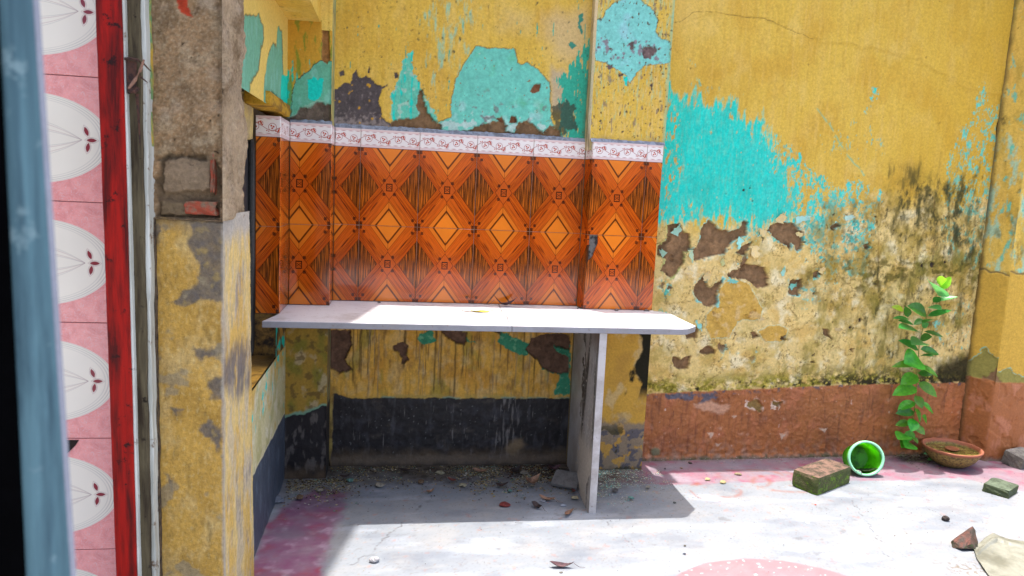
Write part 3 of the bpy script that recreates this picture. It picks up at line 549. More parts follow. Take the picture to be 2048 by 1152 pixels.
flecks([(1320, 510), (1350, 520), (1340, 640), (1310, 640)], c(80, 186, 160), .05, 40, 20, 336, .02, .03); flecks([(1850, 640), (1950, 560), (1960, 700), (1880, 720)], c(110, 200, 180), .12, 40, 14, 338)
p.paint(.8*np.exp(-(p.line([(1634, 218), (1660, 250), (1690, 305), (1730, 350)], .006, 20, 340)/.0035)**2)*sst(-.4, .1, p.N(20, 20, 3, 341)), c(96, 186, 150))
# mould and olive damp
ol = sst(.09, -.07, p.sd([(1640, 420), (1760, 400), (1830, 350), (1960, 380), (1990, 500), (1960, 640), (1800, 650), (1650, 620), (1600, 560)], warp=.08, ws=6, seed=345))
p.paint(ol*.8*sst(-.25, .35, p.N(9, 6, 6, 346, .6)), c(158, 130, 44)); p.paint(ol*.6*sst(.0, .5, p.N(22, 14, 6, 347, .65)), c(112, 96, 34)); p.paint(ol*.7*sst(.2, .5, p.N(50, 34, 5, 362, .65)), c(54, 48, 22)); p.paint(.8*ol*sst(.1, .5, p.N(9, 5, 6, 364, .65)), c(96, 84, 30)); 
ml = sst(.05, -.05, p.sd([(1810, 350), (1950, 350), (1975, 440), (1960, 560), (1830, 470), (1780, 430)], warp=.05, ws=9, seed=348)); p.paint(ml*.95*sst(-.12, .4, p.N(18, 9, 6, 349, .65)), c(58, 58, 26))
ml = sst(.03, -.03, p.sd([(1680, 520), (1960, 515), (1960, 575), (1830, 560), (1700, 590)], warp=.03, ws=9, seed=350)); p.paint(.8*ml*sst(.0, .3, p.N(18, 30, 5, 351)), c(92, 80, 22))
p.paint(.75*sst(.05, .5, p.N(22, 5, 6, 353, .6))*sst(.04, -.04, p.sd([(1780, 330), (1960, 300), (1990, 560), (1960, 760), (1700, 770), (1720, 520)], warp=.06, ws=8, seed=354)), c(84, 74, 28))
p.paint(.7*sst(-.05, .45, p.N(14, 6, 6, 367, .62))*sst(.08, -.08, p.sd([(1640, 560), (1800, 500), (1990, 480), (1960, 770), (1500, 780), (1540, 700)], warp=.08, ws=6, seed=368)), c(128, 116, 42)); p.paint(.8*sst(.15, .5, p.N(26, 12, 6, 369, .64))*sst(.06, -.06, p.sd([(1740, 420), (1990, 300), (1970, 770), (1700, 780)], warp=.07, ws=7, seed=371)), c(54, 52, 22))
for xx in (1830, 1868, 1758, 1905): p.paint(.6*np.exp(-(p.line([(xx, 400), (xx-1, 520), (xx-3, 600)], .002, 14, 352)/.0025)**2)*sst(-.2, .2, p.N(6, 6, 3, xx)), c(110, 70, 16))
zd = lambda: np.interp(p.U, [q[0] for q in p.px([(1290, 786), (1450, 779), (1700, 768), (1950, 764)])], [q[1] for q in p.px([(1290, 786), (1450, 779), (1700, 768), (1950, 764)])])
ZD = zd()-.004; e = p.V-ZD
bandm = np.exp(-(np.maximum(e-.01, 0)/(.065+.03*p.N(5, 5, 4, 355)))**2)
p.paint(np.clip(bandm*1.3, 0, 1)*.95*sst(-.3, .15, p.N(16, 20, 6, 356, .62)), c(138, 128, 34)); p.paint(bandm*sst(.0, .3, p.N(22, 26, 6, 357, .65)-.12+.40*sst(.5, 1.3, p.U)), MOLD); p.paint(bandm*.8*sst(.22, .3, p.N(50, 50, 4, 358)), c(206, 184, 84)); p.h += bandm*.004*p.N(45, 45, 4, 359)
p.paint(.9*sst(.06, -.02, p.sd([(1880, 735), (1960, 700), (1960, 775), (1880, 775)], warp=.02, ws=14, seed=360)), c(40, 34, 12))
p.paint(.8*low*sst(.55, .6, p.N(30, 30, 4, 361)), c(74, 60, 40), h=-.004)
nzc = p.N(7, 7, 6, 373, .58)+.0*p.V; mz = low*sst(.10, -.05, p.sd([(1310, 460), (1620, 440), (1640, 560), (1560, 700), (1320, 720)], warp=.04, ws=7, seed=375)); mm = mz*sst(.40, .43, nzc); p.paint(mm, BROWN, .35, h=-.010); p.paint(mz*sst(.36, .39, nzc)*(1-mm)*sst(-.1, .1, p.N(14, 14, 4, 377)), c(168, 212, 186)); p.paint(low*.7*sst(.30, .34, p.N(5, 5, 6, 379, .6))*sst(-.3, .3, p.N(30, 30, 4, 381)), c(214, 176, 96), h=.002)
# ochre undercoat lumps
Z = lambda L: [(1280+a/2.88, 400+b/2.88) for a, b in L]
for q, s_ in (([(440, 610), (450, 520), (490, 470), (560, 460), (630, 490), (670, 560), (705, 620), (690, 690), (610, 690), (560, 700), (520, 790), (400, 800), (375, 730), (385, 660)], 365), ([(680, 760), (740, 725), (800, 722), (850, 745), (830, 810), (720, 820)], 366)):
    d = p.sd(Z(q), warp=.005, ws=18, seed=s_); p.paint(sst(.004, .001, d)*.7, c(190, 214, 180)); p.paint(sst(.001, -.002, d), c(206, 164, 76), .12, h=.003); p.paint(sst(0, -.004, d)*.5*sst(.1, .4, p.N(22, 22, 5, s_+9)), c(220, 190, 140))
PALECY = c(150, 216, 200)
for q, s_, rim in (([(160, 145), (225, 130), (250, 185), (285, 190), (300, 285), (255, 300), (255, 360), (200, 440), (175, 450), (120, 405), (150, 340), (95, 315), (100, 265), (150, 230)], 370, c(196, 196, 120)),
    ([(355, 160), (400, 112), (455, 165), (520, 182), (580, 160), (600, 115), (620, 130), (612, 205), (545, 235), (490, 305), (400, 330), (315, 350), (300, 290), (345, 240)], 372, PALECY),
    ([(670, 212), (740, 160), (800, 125), (880, 132), (945, 190), (930, 290), (905, 300), (880, 250), (860, 290), (835, 255), (790, 230), (745, 185)], 374, PALECY),
    ([(555, 305), (590, 262), (650, 240), (605, 325)], 376, c(190, 200, 150)), ([(500, 420), (560, 400), (620, 368), (720, 385), (745, 490), (680, 515), (610, 455), (510, 452)], 378, CREAM),
    ([(335, 470), (375, 428), (388, 490), (410, 505), (480, 450), (450, 520), (440, 605), (400, 622), (330, 575), (305, 520)], 380, PALECY), ([(862, 462), (935, 452), (918, 552), (855, 545)], 382, PALECY),
    ([(998, 420), (1035, 402), (1022, 452), (1005, 455)], 384, c(120, 200, 180)), ([(1095, 168), (1130, 128), (1160, 142), (1110, 178)], 386, PALECY), ([(640, 765), (660, 755), (690, 790), (655, 802)], 388, None),
    ([(345, 868), (390, 835), (442, 862), (430, 888), (350, 888)], 390, None), ([(190, 900), (230, 912), (295, 898), (280, 972), (235, 982), (190, 962)], 392, CREAM), ([(262, 772), (300, 757), (342, 712), (322, 792), (272, 802)], 394, None),
    ([(1045, 738), (1080, 742), (1112, 805), (1060, 782)], 396, None), ([(978, 934), (1008, 922), (1008, 942)], 398, None), ([(803, 795), (838, 772), (832, 810)], 400, None), ([(1200, 860), (1235, 850), (1225, 880)], 402, None), ([(1285, 260), (1320, 248), (1330, 270), (1300, 285)], 404, c(110, 190, 160))):
    p.crater(Z(q), BROWN, rim, .008, .006, 34, s_)
for (u_, v_, r_) in ((1865, 530, .013), (1889, 524, .009), (1845, 531, .009), (1750, 433, .006), (1640, 548, .006), (1381, 137, .003), (1452, 388, .003), (1488, 380, .006), (1500, 376, .004), (1505, 402, .004), (1720, 640, .009), (1700, 655, .008), (1738, 668, .006), (1955, 640, .006), (1860, 390, .005)):
    q = p.px([(u_, v_)])[0]; dd = np.hypot(p.U-q[0], p.V-q[1])+r_*.5*p.N(40, 40, 3, 405)-r_; p.paint(sst(.001, -.002, dd), c(66, 52, 42), h=-.008)
# upper cracks: the old top coat ends in a low step
d = p.line([(1318, 62), (1345, 46), (1360, 44), (1388, 24), (1430, 24), (1470, 32), (1530, 37), (1570, 55), (1625, 78)], .006, 22, 410); p.paint(.75*np.exp(-(d/.0015)**2), c(120, 92, 40), h=-.0015)
d = p.line([(1625, 78), (1680, 86), (1760, 100), (1840, 118), (1870, 142), (1900, 160), (1960, 185), (2010, 190)], .02, 12, 411); p.h += .003*np.exp(-(d/.010)**2); p.paint(.15*np.exp(-(d/.006)**2), c(150, 112, 20))
top = p.V-np.interp(p.U, *zip(*p.px([(1318, 62), (1430, 24), (1530, 37), (1640, 80), (1760, 100), (1870, 142), (1990, 190)])))+.012*p.N(12, 12, 4, 412); p.h += .0022*sst(-.003, .004, top)
# deeper yellow along the left edge, dark brown-edged crack at the right corner
p.paint(.7*sst(.018, .0, p.U-.008+.01*p.N(20, 8, 4, 413))*sst(1.3, 1.6, p.V), c(190, 150, 40))
d = p.line([(2034, 30), (2022, 120), (2010, 170), (1995, 260), (1988, 380), (1982, 450), (1972, 560), (1963, 660), (1955, 770), (1950, 850), (1945, 905)], .006, 14, 415)
p.paint(.85*np.exp(-(d/.016)**2)*sst(-.4, .2, p.N(12, 8, 4, 416)), c(104, 86, 40)); p.paint(np.exp(-(d/.0055)**2), c(34, 26, 14), h=-.01)
# skirting
q0 = ZD; sk_ = sst(.004, -.003, e+.006*p.N(18, 18, 4, 420)); p.paint(sst(.012, .004, e+.006*p.N(18, 18, 4, 420))*sst(.0, .2, p.N(20, 20, 4, 421)), c(200, 170, 110)); p.paint(sk_, RUST, .1, h=.003, r=.5)
p.paint(sk_*.6*sst(.0, .4, p.N(5, 5, 5, 422)), RUST2); p.paint(sk_*.5*sst(.15, .45, p.N(90, 9, 4, 423))*sst(.9, .3, p.U), c(112, 54, 38)); p.paint(sk_*.5*sst(.1, .4, p.N(9, 9, 5, 424)), c(190, 116, 78)); p.paint(sk_*.6*sst(.36, .6, p.N(14, 14, 5, 425)), c(200, 150, 118)); p.paint(sk_*.8*sst(.56, .62, p.N(36, 30, 5, 426)), c(214, 186, 170)); p.paint(sk_*.6*sst(.0, .6, p.N(3, 3, 4, 428)), c(186, 106, 50)); p.paint(sk_*.5*sst(.05, .5, p.N(40, 5, 6, 429, .62)), c(96, 54, 38)); p.paint(sk_*.45*sst(.16, .02, p.V+.03*p.N(7, 7, 5, 433))*sst(-.2, .4, p.N(30, 30, 5, 435)), c(170, 140, 120))
p.paint(sk_*.9*sst(.22, .28, p.N(28, 28, 5, 427))*sst(-.03, -.002, e), c(84, 80, 88))
K = lambda L: [(1280+a/2.795, 740+b/2.795) for a, b in L]
p.paint(sst(.006, -.004, p.sd(K([(140, 135), (240, 130), (440, 130), (420, 165), (350, 185), (230, 165), (150, 160)]), warp=.008, ws=26, seed=430))*sst(-.2, .1, p.N(20, 20, 4, 431)), c(92, 88, 98)); p.paint(.8*sst(.012, -.006, p.sd(K([(300, 190), (380, 180), (495, 200), (470, 240), (380, 230), (310, 215)]), warp=.008, ws=22, seed=432)), c(204, 156, 124))
for q, s_ in (([(600, 180), (650, 165), (690, 200), (670, 240), (640, 215), (600, 210)], 434), ([(735, 172), (800, 178), (770, 205), (745, 200)], 436)): p.crater(K(q), c(150, 120, 70), c(216, 188, 166), .006, .005, 34, s_, .012)
for q in ([(375, 350), (410, 350), (395, 380)], [(420, 410), (450, 410), (430, 425)], [(510, 255), (540, 255), (525, 270)], [(780, 350), (810, 360), (790, 390)], [(1000, 325), (1045, 325), (1030, 350)]): p.paint(.8*sst(.004, -.003, p.sd(K(q), warp=.004, ws=30, seed=438)), c(214, 186, 160))
p.paint(.9*sst(.045, .02, p.V+.02*p.N(22, 22, 4, 440)), c(116, 100, 84)); p.paint(.8*sst(.0, .2, p.N(18, 10, 4, 441))*sst(.05, .02, p.V+.01*p.N(22, 22, 4, 442)), c(72, 74, 42)); p.h += .008*sst(.05, .02, p.V)
d = p.line([(1700, 905), (1720, 890), (1735, 872)], .003, 20, 443); p.paint(.8*np.exp(-(d/.003)**2), c(56, 36, 26)); d = p.line([(1950, 770), (1948, 830), (1940, 870), (1942, 905)], .004, 20, 444); p.paint(.9*np.exp(-(d/.004)**2), c(40, 26, 22), h=-.006)
q = p.px([(1310, 903)])[0]; dd = np.hypot(p.U-q[0], (p.V-q[1]))+.012*p.N(30, 30, 4, 445); p.paint(.9*sst(.03, .015, dd), c(110, 112, 84), h=.004)
p.build('plaster', M_PL, rw)

M_FL = {}
def flake(root, u_, v_, L_, W_, rot, curl, colr, seed):
    P0 = hit(u_, v_, RW-np.array([0, .002, 0]), rw_n); rs_ = np.random.RandomState(seed); V = []; n, m_ = 7, 6
    for i in range(n):
        for j in range(m_):
            s1, s2 = i/(n-1), j/(m_-1)-.5; ed = 1+.45*rs_.uniform(-1, 1)*(1 if j in (0, m_-1) else .1); a = L_*s1*(1+.25*rs_.uniform(-1, 1)*(i == n-1)); b_ = W_*s2*ed*(1-.5*s1*s1)
            x_ = a*math.cos(rot)-b_*math.sin(rot); z_ = a*math.sin(rot)+b_*math.cos(rot); o_ = curl*L_*s1**1.7+.0015
            V.append(P0+RD/np.linalg.norm(RD)*x_+np.array([0, 0, z_])-np.array([0, 1, 0])*o_)
    k = len(V); V += [q_+np.array([0, .0018, .0003]) for q_ in V]
    Fc = [(i*m_+j, i*m_+j+1, (i+1)*m_+j+1, (i+1)*m_+j) for i in range(n-1) for j in range(m_-1)]; Fc += [tuple(q_+k for q_ in f_[::-1]) for f_ in Fc]
    per = [i*m_ for i in range(n)]+[(n-1)*m_+j for j in range(1, m_)]+[i*m_+m_-1 for i in range(n-2, -1, -1)]+[j for j in range(m_-2, 0, -1)]
    Fc += [(per[q_], per[(q_+1) % len(per)], per[(q_+1) % len(per)]+k, per[q_]+k) for q_ in range(len(per))]
    key = tuple(np.round(colr, 3)); M_FL.setdefault(key, flat_mat('lifted_paint', colr, .8, .25, 70, .4, .002, np.array(colr)*.75+.1)); mesh_obj('paint_flake', V, Fc, M_FL[key], root)
rw_n = np.array([-.034, 1, 0])
for i, (u_, v_, L_, W_, ro, cu, cc_) in enumerate(((1560, 446, .05, .05, 1.4, .35, CREAM), (1592, 440, .06, .04, .2, .4, c(170, 226, 214)), (1484, 478, .05, .04, -2.2, .5, c(150, 216, 200)), (1508, 492, .05, .06, -1.4, .3, CREAM), (1412, 562, .05, .045, 1.5, .5, CREAM), (1566, 552, .045, .03, 1.9, .6, c(160, 224, 208)), (1580, 575, .03, .03, .6, .5, c(120, 206, 186)), (1690, 438, .04, .03, .4, .5, c(190, 226, 210)),
    (1350, 470, .05, .05, 1.2, .3, c(160, 206, 180)), (1382, 500, .05, .03, -1.5, .4, c(176, 200, 160)), (1370, 540, .04, .04, -.6, .35, CREAM), (1530, 470, .05, .04, 2.6, .45, CREAM), (1455, 560, .04, .03, -.2, .4, c(120, 200, 184)), (1640, 546, .03, .03, 1.2, .5, CREAM), (1395, 640, .05, .03, -1.3, .3, c(130, 204, 190)), (1448, 530, .04, .03, 2.2, .5, c(200, 200, 130)), (1605, 470, .04, .03, 3.0, .35, c(220, 196, 130)), (1330, 510, .04, .04, 2.4, .3, c(150, 190, 160)), (1516, 640, .03, .025, .4, .4, CREAM), (1670, 660, .03, .03, .2, .5, c(210, 180, 110)), (1715, 650, .03, .02, 2., .5, c(190, 160, 90)))):
    flake(rw, u_, v_, L_, W_*.8, ro, cu, cc_, i+50)

# ================================================================ CORNER COLUMN at right edge
cc = thing('corner_column', (3.55, .06, 0), 'yellow and pale-cyan corner column with brown base at the right edge', 'column')
cl = RW+np.array([1, .034, 0])*1.80
for nm, O, D, L in (('left', (3.37, .116, -.02), (.07, -.12, 0), .139), ('front', (3.44, -.004, -.02), (1, 0, 0), .24)):
    p = Panel(O, D, (0, 0, 1), L, WTOP+.02, .004, c(222, 184, 84))
    base_yellow(p, 500); st = streaks(p, 501, 40, 6)
    zc = p.px([(1990, 545)])[0][1]; zs = p.px([(2000, 765)])[0][1]; e = p.V-zc+.03*p.N(9, 9, 4, 502)
    p.paint(sst(0, .01, e)*.8*sst(.02, .3, p.N(16, 7, 6, 501, .65)+.0-.6*sst(1.5, 2.0, p.V)), c(160, 206, 180)); p.paint(sst(0, .01, e)*.7*sst(.0, .4, p.N(10, 4, 5, 503)), c(180, 152, 64)); p.paint(sst(0, .01, e)*.8*sst(.2, .4, p.N(24, 9, 6, 504, .65)), c(80, 190, 170)); p.paint(.7*sst(.1, .5, p.N(9, 5, 6, 511, .65)-.3*sst(1.2, 1.9, p.V)), c(110, 96, 40)); p.paint(.7*sst(.25, .6, p.N(16, 9, 6, 512, .65)), c(70, 60, 30))
    d = np.abs(e); p.paint(.8*np.exp(-(d/.006)**2), c(90, 80, 60), h=-.004); p.paint(sst(0, -.01, e), c(206, 164, 66), .1, h=.002)
    e2 = p.V-zs-.10+.09*p.N(7, 7, 4, 505 if nm == 'left' else 541)+(.05 if nm == 'front' else 0); p.paint(sst(.004, -.003, e2), c(150, 140, 70), .2, h=-.004); p.paint(sst(.004, .0, np.abs(e2-.006)), c(90, 196, 180)); p.paint(sst(.004, -.003, e2+.02)*sst(.1, .2, p.N(9, 9, 4, 506)), BROWN, h=-.004)
    e3 = p.V-zs+.006*p.N(20, 20, 4, 507); p.paint(sst(.004, -.003, e3), RUST, .12, h=.005, r=.55); p.paint(sst(0, -.01, e3)*.6*sst(.1, .4, p.N(14, 9, 5, 508)), c(196, 130, 96)); p.paint(.9*sst(.06, .02, p.V+.02*p.N(20, 20, 4, 509)), c(136, 124, 108))
    if nm == 'left': p.paint(.8*sst(.03, .0, p.U+.012*p.N(14, 8, 4, 510)), c(70, 58, 34))
    p.build('plaster', M_PL, cc)
p = Panel((3.68, .03, -.02), (1, 0, 0), (0, 0, 1), .8, WTOP, .02, YEL); base_yellow(p, 520); p.build('plaster', M_PL, cc)

# ================================================================ SIDE WALL (left), niche, beam
XS = -.026
sw = thing('side_wall', (XS, -.6, 0), 'narrow left side wall with a black niche, green paint above and slate-blue skirting', 'wall')
YN0, YN1 = -.90, -.373      # niche along the wall
zsill = .585
p = Panel((XS, -1.0, -.02), (0, 1, 0), (0, 0, 1), .872, zsill+.02, .0035, c(206, 196, 150))
p.paint(.7*sst(-.1, .3, p.N(9, 9, 5, 530)), c(176, 168, 110)); p.paint(.6*sst(.05, .3, p.N(14, 14, 5, 531)), c(224, 216, 186)); p.paint(.8*sst(.0, .3, p.N(7, 7, 4, 532)+2.2*(p.V-.52)), c(206, 166, 74)); p.paint(sst(.26, .32, p.N(16, 12, 4, 533)-.2*sst(.55, .4, p.V)), c(80, 206, 190)); p.h += .003*p.N(12, 12, 5, 534)
e = p.V-.315+.008*p.N(14, 14, 4, 535)-.0*p.U; p.paint(sst(.010, .002, e), c(222, 210, 170)); p.paint(sst(.002, -.002, e), c(76, 84, 96), .25, r=.45); p.paint(sst(0, -.01, e)*.5*sst(.1, .4, p.N(18, 9, 5, 536)), c(112, 122, 134)); p.paint(.8*sst(.03, .01, p.V+.01*p.N(14, 14, 4, 537)), c(120, 118, 116))
p.build('plaster', M_PL, sw)
p = Panel((XS, YN1, zsill), (0, 1, 0), (0, 0, 1), .245, ZT-zsill-.002, .004, c(176, 134, 60)); p.paint(sst(-.1, .2, p.N(14, 14, 5, 540)), c(90, 70, 36)); p.paint(sst(.1, .2, p.N(14, 14, 5, 541)), CYAN*.9); p.build('plaster', M_PL, sw)
# upper side wall above the niche
p = Panel((XS, -1.0, ZTOP+.02), (0, 1, 0), (0, 0, 1), .872, 1.95-ZTOP-.02+.5, .0033, c(226, 190, 84))
base_yellow(p, 545); p.paint(.6, c(232, 202, 110))
for q, s_ in (([(470, 60), (487, 45), (492, 32), (518, 30), (527, 50), (529, 80), (521, 95), (519, 130), (510, 152), (500, 168), (498, 208), (470, 208)], 546), ([(526, 240), (530, 160), (537, 110), (545, 85), (553, 95), (556, 55), (564, 60), (566, 150), (590, 200), (590, 240)], 548)):
    d = p.sd(q, warp=.008, ws=18, seed=s_); p.paint(sst(.006, .001, d), c(120, 104, 50)); p.paint(sst(.001, -.003, d), GREEN, .12, h=-.003); p.paint(sst(0, -.01, d)*.6*sst(.0, .4, p.N(30, 8, 5, s_+3)), c(132, 192, 168))
p.crater([(540, 240), (544, 180), (552, 190), (564, 205), (590, 215), (590, 245)], c(150, 132, 110), None, .005, .006, 30, 550); p.paint(sst(.004, -.002, p.sd([(564, 150), (580, 150), (580, 240), (562, 240)], warp=.005, ws=18, seed=551)), c(20, 206, 180))
p.build('plaster', M_PL, sw)
# lumpy ledge under the green paint
def lump_bar(name, root, x0, x1, y0, y1, z0, z1, amp, colr, seed, mat=M_ROUGH, col2=None, n1=90, n2=24):
    """a closed uneven bar running along y, cross-section in x/z"""
    A = np.linspace(0, 2*np.pi, n2, endpoint=False); Y = np.linspace(y0, y1, n1); V = []; C_ = []
    sx_, sz_ = (x1-x0)/2, (z1-z0)/2; cx_, cz_ = (x0+x1)/2, (z0+z1)/2
    AA, YY = np.meshgrid(A, Y); ca, sa = np.cos(AA), np.sin(AA); k = 1/np.maximum(np.abs(ca), np.abs(sa))**.75
    nz = fbm(YY*9+seed, AA*1.1, 5, seed)+.25*fbm(YY*40, AA*3, 3, seed+5); R_ = k*(1+amp*nz)
    fade = 1.; P = np.stack([cx_+sx_*R_*ca*fade, YY, cz_+sz_*R_*sa*fade], -1).reshape(-1, 3)
    I = np.arange(n1*n2).reshape(n1, n2); Fc = [(I[i, j], I[i, (j+1) % n2], I[i+1, (j+1) % n2], I[i+1, j]) for i in range(n1-1) for j in range(n2)]
    Fc += [tuple(I[0])[::-1], tuple(I[-1])]
    o = mesh_obj(name, P, Fc, mat, root, True); me = o.data; a = me.attributes.new('Col', 'FLOAT_COLOR', 'POINT')
    t = sst(-.1, .3, nz.ravel())[:, None]; cl_ = np.array(colr)[None]*(1-t)+(np.array(col2 if col2 is not None else colr)[None])*t
    a.data.foreach_set('color', np.concatenate([cl_, np.full((len(cl_), 1), .9)], 1).astype(np.float32).ravel()); return o
lump_bar('ledge', sw, -.10, -.012, -.60, -.135, 1.512, 1.560, .10, c(200, 156, 50), 3, col2=c(150, 116, 50))
rough_lintel = lump_bar('lintel', sw, -.15, -.105, -.92, -.40, 1.40, 1.56, .06, c(222, 200, 130), 5, col2=c(196, 176, 130))
p = Panel((-.13, -.95, .594), (1, 0, 0), (0, 1, 0), .104, .60, .004, c(206, 158, 66), .95); p.h += .006*p.N(14, 14, 5, 553)-.012*p.V*0; p.paint(.8*sst(.30, .46, p.V+.06*p.N(9, 9, 4, 554)), c(30, 22, 16)); p.paint(.6*sst(.1, .4, p.N(20, 20, 5, 555)), c(120, 92, 44)); p.build('niche_sill', M_PL, sw, fade=.003)
# jamb facing us, tiled, and black niche back
for r in range(2): put_tile(sw, 'wall_tile', (XS+.012-TW/2, YN1, ZT+TH*(r+.5)), 0, TW/2-.088, TW/2-G, -TH/2+G, TH/2-G, M_TILE)
put_tile(sw, 'border_tile', (XS+.012-TW/2, YN1-.001, ZB+BH/2), 0, TW/2-.088, TW/2-G, -BH/2+G, BH/2-G, M_BORD)
tile_cheek(sw, (-.0135, YN1+.0005), (-.0135, -.1425), .02)
mesh_obj('grout', *box(-.101, -.016, YN1+.002, YN1+.20, ZT, ZTOP-.004), M_GROUT, sw)
M_BLK = flat_mat('sooty_slate', c(40, 42, 46), .55, .4, 30, .5, .003, c(62, 60, 60)); M_GEDGE = flat_mat('grey_slab_edge', c(150, 146, 142), .7, .3, 50)
mesh_obj('niche_back', *box(-.16, -.122, -1.0, -.36, .56, 1.50), M_BLK, sw)
lump_bar('niche_edge', sw, -.120, -.103, -.41, -.376, .60, 1.41, .03, c(78, 76, 74), 9, n1=6, n2=60, col2=c(40, 38, 36))
# soot patch on the jamb under the tiles
mesh_obj('jamb', *box(-.115, -.028, YN1+.004, -.2, .58, ZT-.002), flat_mat('sooty_jamb', c(120, 90, 40), .9, .5, 30, .6, .004, c(30, 22, 16)), sw)

beam = thing('concrete_beam', (.035, -.7, 1.885), 'yellow concrete beam running overhead above the left pilaster', 'beam')
def bpanel(O, D, W_, L, Lv, seed):
    p = Panel(O, D, W_, L, Lv, .006, YEL); base_yellow(p, seed); p.paint(.4*sst(.0, .4, p.N(7, 7, 4, seed+3)), c(232, 206, 120)); p.paint(.6*sst(.42, .5, p.N(18, 18, 4, seed+5)), c(150, 130, 50)); return p.build('beam_face', M_PL, beam, fade=.01)
bpanel((-.026, -.13, 1.89), (1, 0, 0), (0, -1, 0), .125, .9, 560); bpanel((.099, -1.03, 1.89), (0, 1, 0), (0, 0, 1), .9, .5, 566)
# face of the left pilaster that rises above the soffit, right of the beam
p = Panel((.099, -.1305, 1.86), (1, 0, 0), (0, 0, 1), .046, .55, .004, c(222, 190, 92)); base_yellow(p, 570); p.build('plaster', M_PL, pl)

# ================================================================ PILLAR at left foreground
PY = -1.345; PX = 0.0
xl_ = on_y(303, 500, PY)[0]
pil = thing('brick_pillar', ((xl_+PX)/2, PY+.2, 0), 'thick foreground pillar, bare brown render above and mottled yellow paint below', 'pillar')
zst = on_y(380, 436, PY)[2]
def pillar_lower(p, seed, side):
    p.paint(.8*sst(-.25, .4, p.N(7, 6, 6, seed, .6)), c(176, 136, 60)); p.paint(.7*sst(-.05, .5, p.N(12, 7, 6, seed+1, .62)), c(206, 176, 116)); p.paint(.5*sst(.0, .6, p.N(40, 16, 6, seed+2, .65)), c(120, 98, 56)); p.paint(.4*sst(.1, .7, p.N(120, 70, 3, seed+5)), c(214, 196, 140)); p.h += .0028*p.N(14, 14, 5, seed+3)+.0014*p.N(70, 40, 3, seed+4)
p = Panel((xl_, PY, -.02), (1, 0, 0), (0, 0, 1), PX-xl_, zst+.02, .0026, c(200, 158, 76)); pillar_lower(p, 600, 0)
GP = c(104, 96, 88)
for q, s_ in (([(375, 445), (450, 440), (450, 612), (415, 590), (385, 605), (350, 612), (340, 600), (372, 580), (395, 560), (400, 530), (375, 500), (385, 470)], 605), ([(385, 695), (415, 700), (455, 685), (455, 715), (425, 712), (405, 718), (388, 710)], 607), ([(415, 770), (455, 740), (455, 815), (430, 800)], 609), ([(300, 720), (320, 700), (310, 740)], 610), ([(300, 440), (318, 450), (315, 500), (300, 510)], 612), ([(345, 815), (366, 815), (358, 835)], 613), ([(400, 850), (420, 845), (445, 860), (440, 900), (420, 880)], 614), ([(330, 950), (350, 960), (345, 985)], 615)):
    d = p.sd(q, warp=.010, ws=22, seed=s_); p.paint(sst(.006, -.006, d)*(.9+.2*p.N(40, 40, 4, s_)), GP, .2); p.paint(sst(0, -.01, d)*.5*sst(.1, .4, p.N(30, 30, 4, s_+3)), c(176, 148, 80))
p.paint(.75*sst(.15, .3, p.N(12, 12, 5, 618)-.08), c(150, 136, 108)); p.paint(.5*sst(.35, .1, p.V)*sst(.0, .4, p.N(10, 7, 5, 619)), c(206, 184, 140)); p.paint(.8*sst(.008, .0, p.lu-p.U+.004*p.N(30, 12, 4, 620)), c(182, 172, 156))
p.paint(.8*sst(.012, .0, p.U+.006*p.N(30, 20, 4, 621)), c(92, 76, 58)); p.h -= .012*sst(.012, 0, p.U+.006*p.N(30, 20, 4, 621))
tz = p.lv-p.V-.004+.012*p.N(16, 16, 5, 622); p.paint(.9*sst(.008, -.004, tz), c(128, 106, 80), h=-.006); p.paint(.5*sst(.05, .0, tz+.03*p.N(9, 9, 4, 623)), c(120, 108, 96)); p.build('plaster', M_ROUGH, pil, fade=.004)
p = Panel((PX, PY, -.02), (0, 1, 0), (0, 0, 1), .41, zst+.03, .003, c(232, 202, 130)); p.paint(.8*sst(-.1, .25, p.N(12, 5, 5, 625)), c(206, 190, 160)); p.paint(.8*sst(.0, .2, p.N(9, 4, 5, 626)), c(222, 180, 90)); p.paint(.7*sst(.12, .45, p.N(11, 5, 6, 627, .62)), c(150, 144, 144)); p.paint(.6*sst(.0, .5, p.N(40, 12, 5, 633, .62)), c(214, 200, 176)); p.h += .003*p.N(12, 8, 5, 628)  # right face: cream blotches on a base made paler for its stronger light
d = p.sd([(436, 680), (500, 690), (505, 770), (480, 800), (455, 790), (436, 790)], warp=.045, ws=9, seed=629); p.paint(.85*sst(.03, -.04, d)*sst(-.5, .1, p.N(18, 9, 5, 634)), c(112, 108, 112)); p.paint(.8*sst(.03, .0, p.U+.02*p.N(14, 6, 4, 630)), c(186, 176, 162)); p.paint(.9*sst(.06, .0, zst-p.V+.02*p.N(20, 20, 4, 631)), c(190, 184, 176))
p.build('plaster', M_ROUGH, pil, fade=.004, keep=lambda U, V: U < .325+.085*(1-V/1.2)+.008*fbm(V*20, V*0+1., 4, 3))
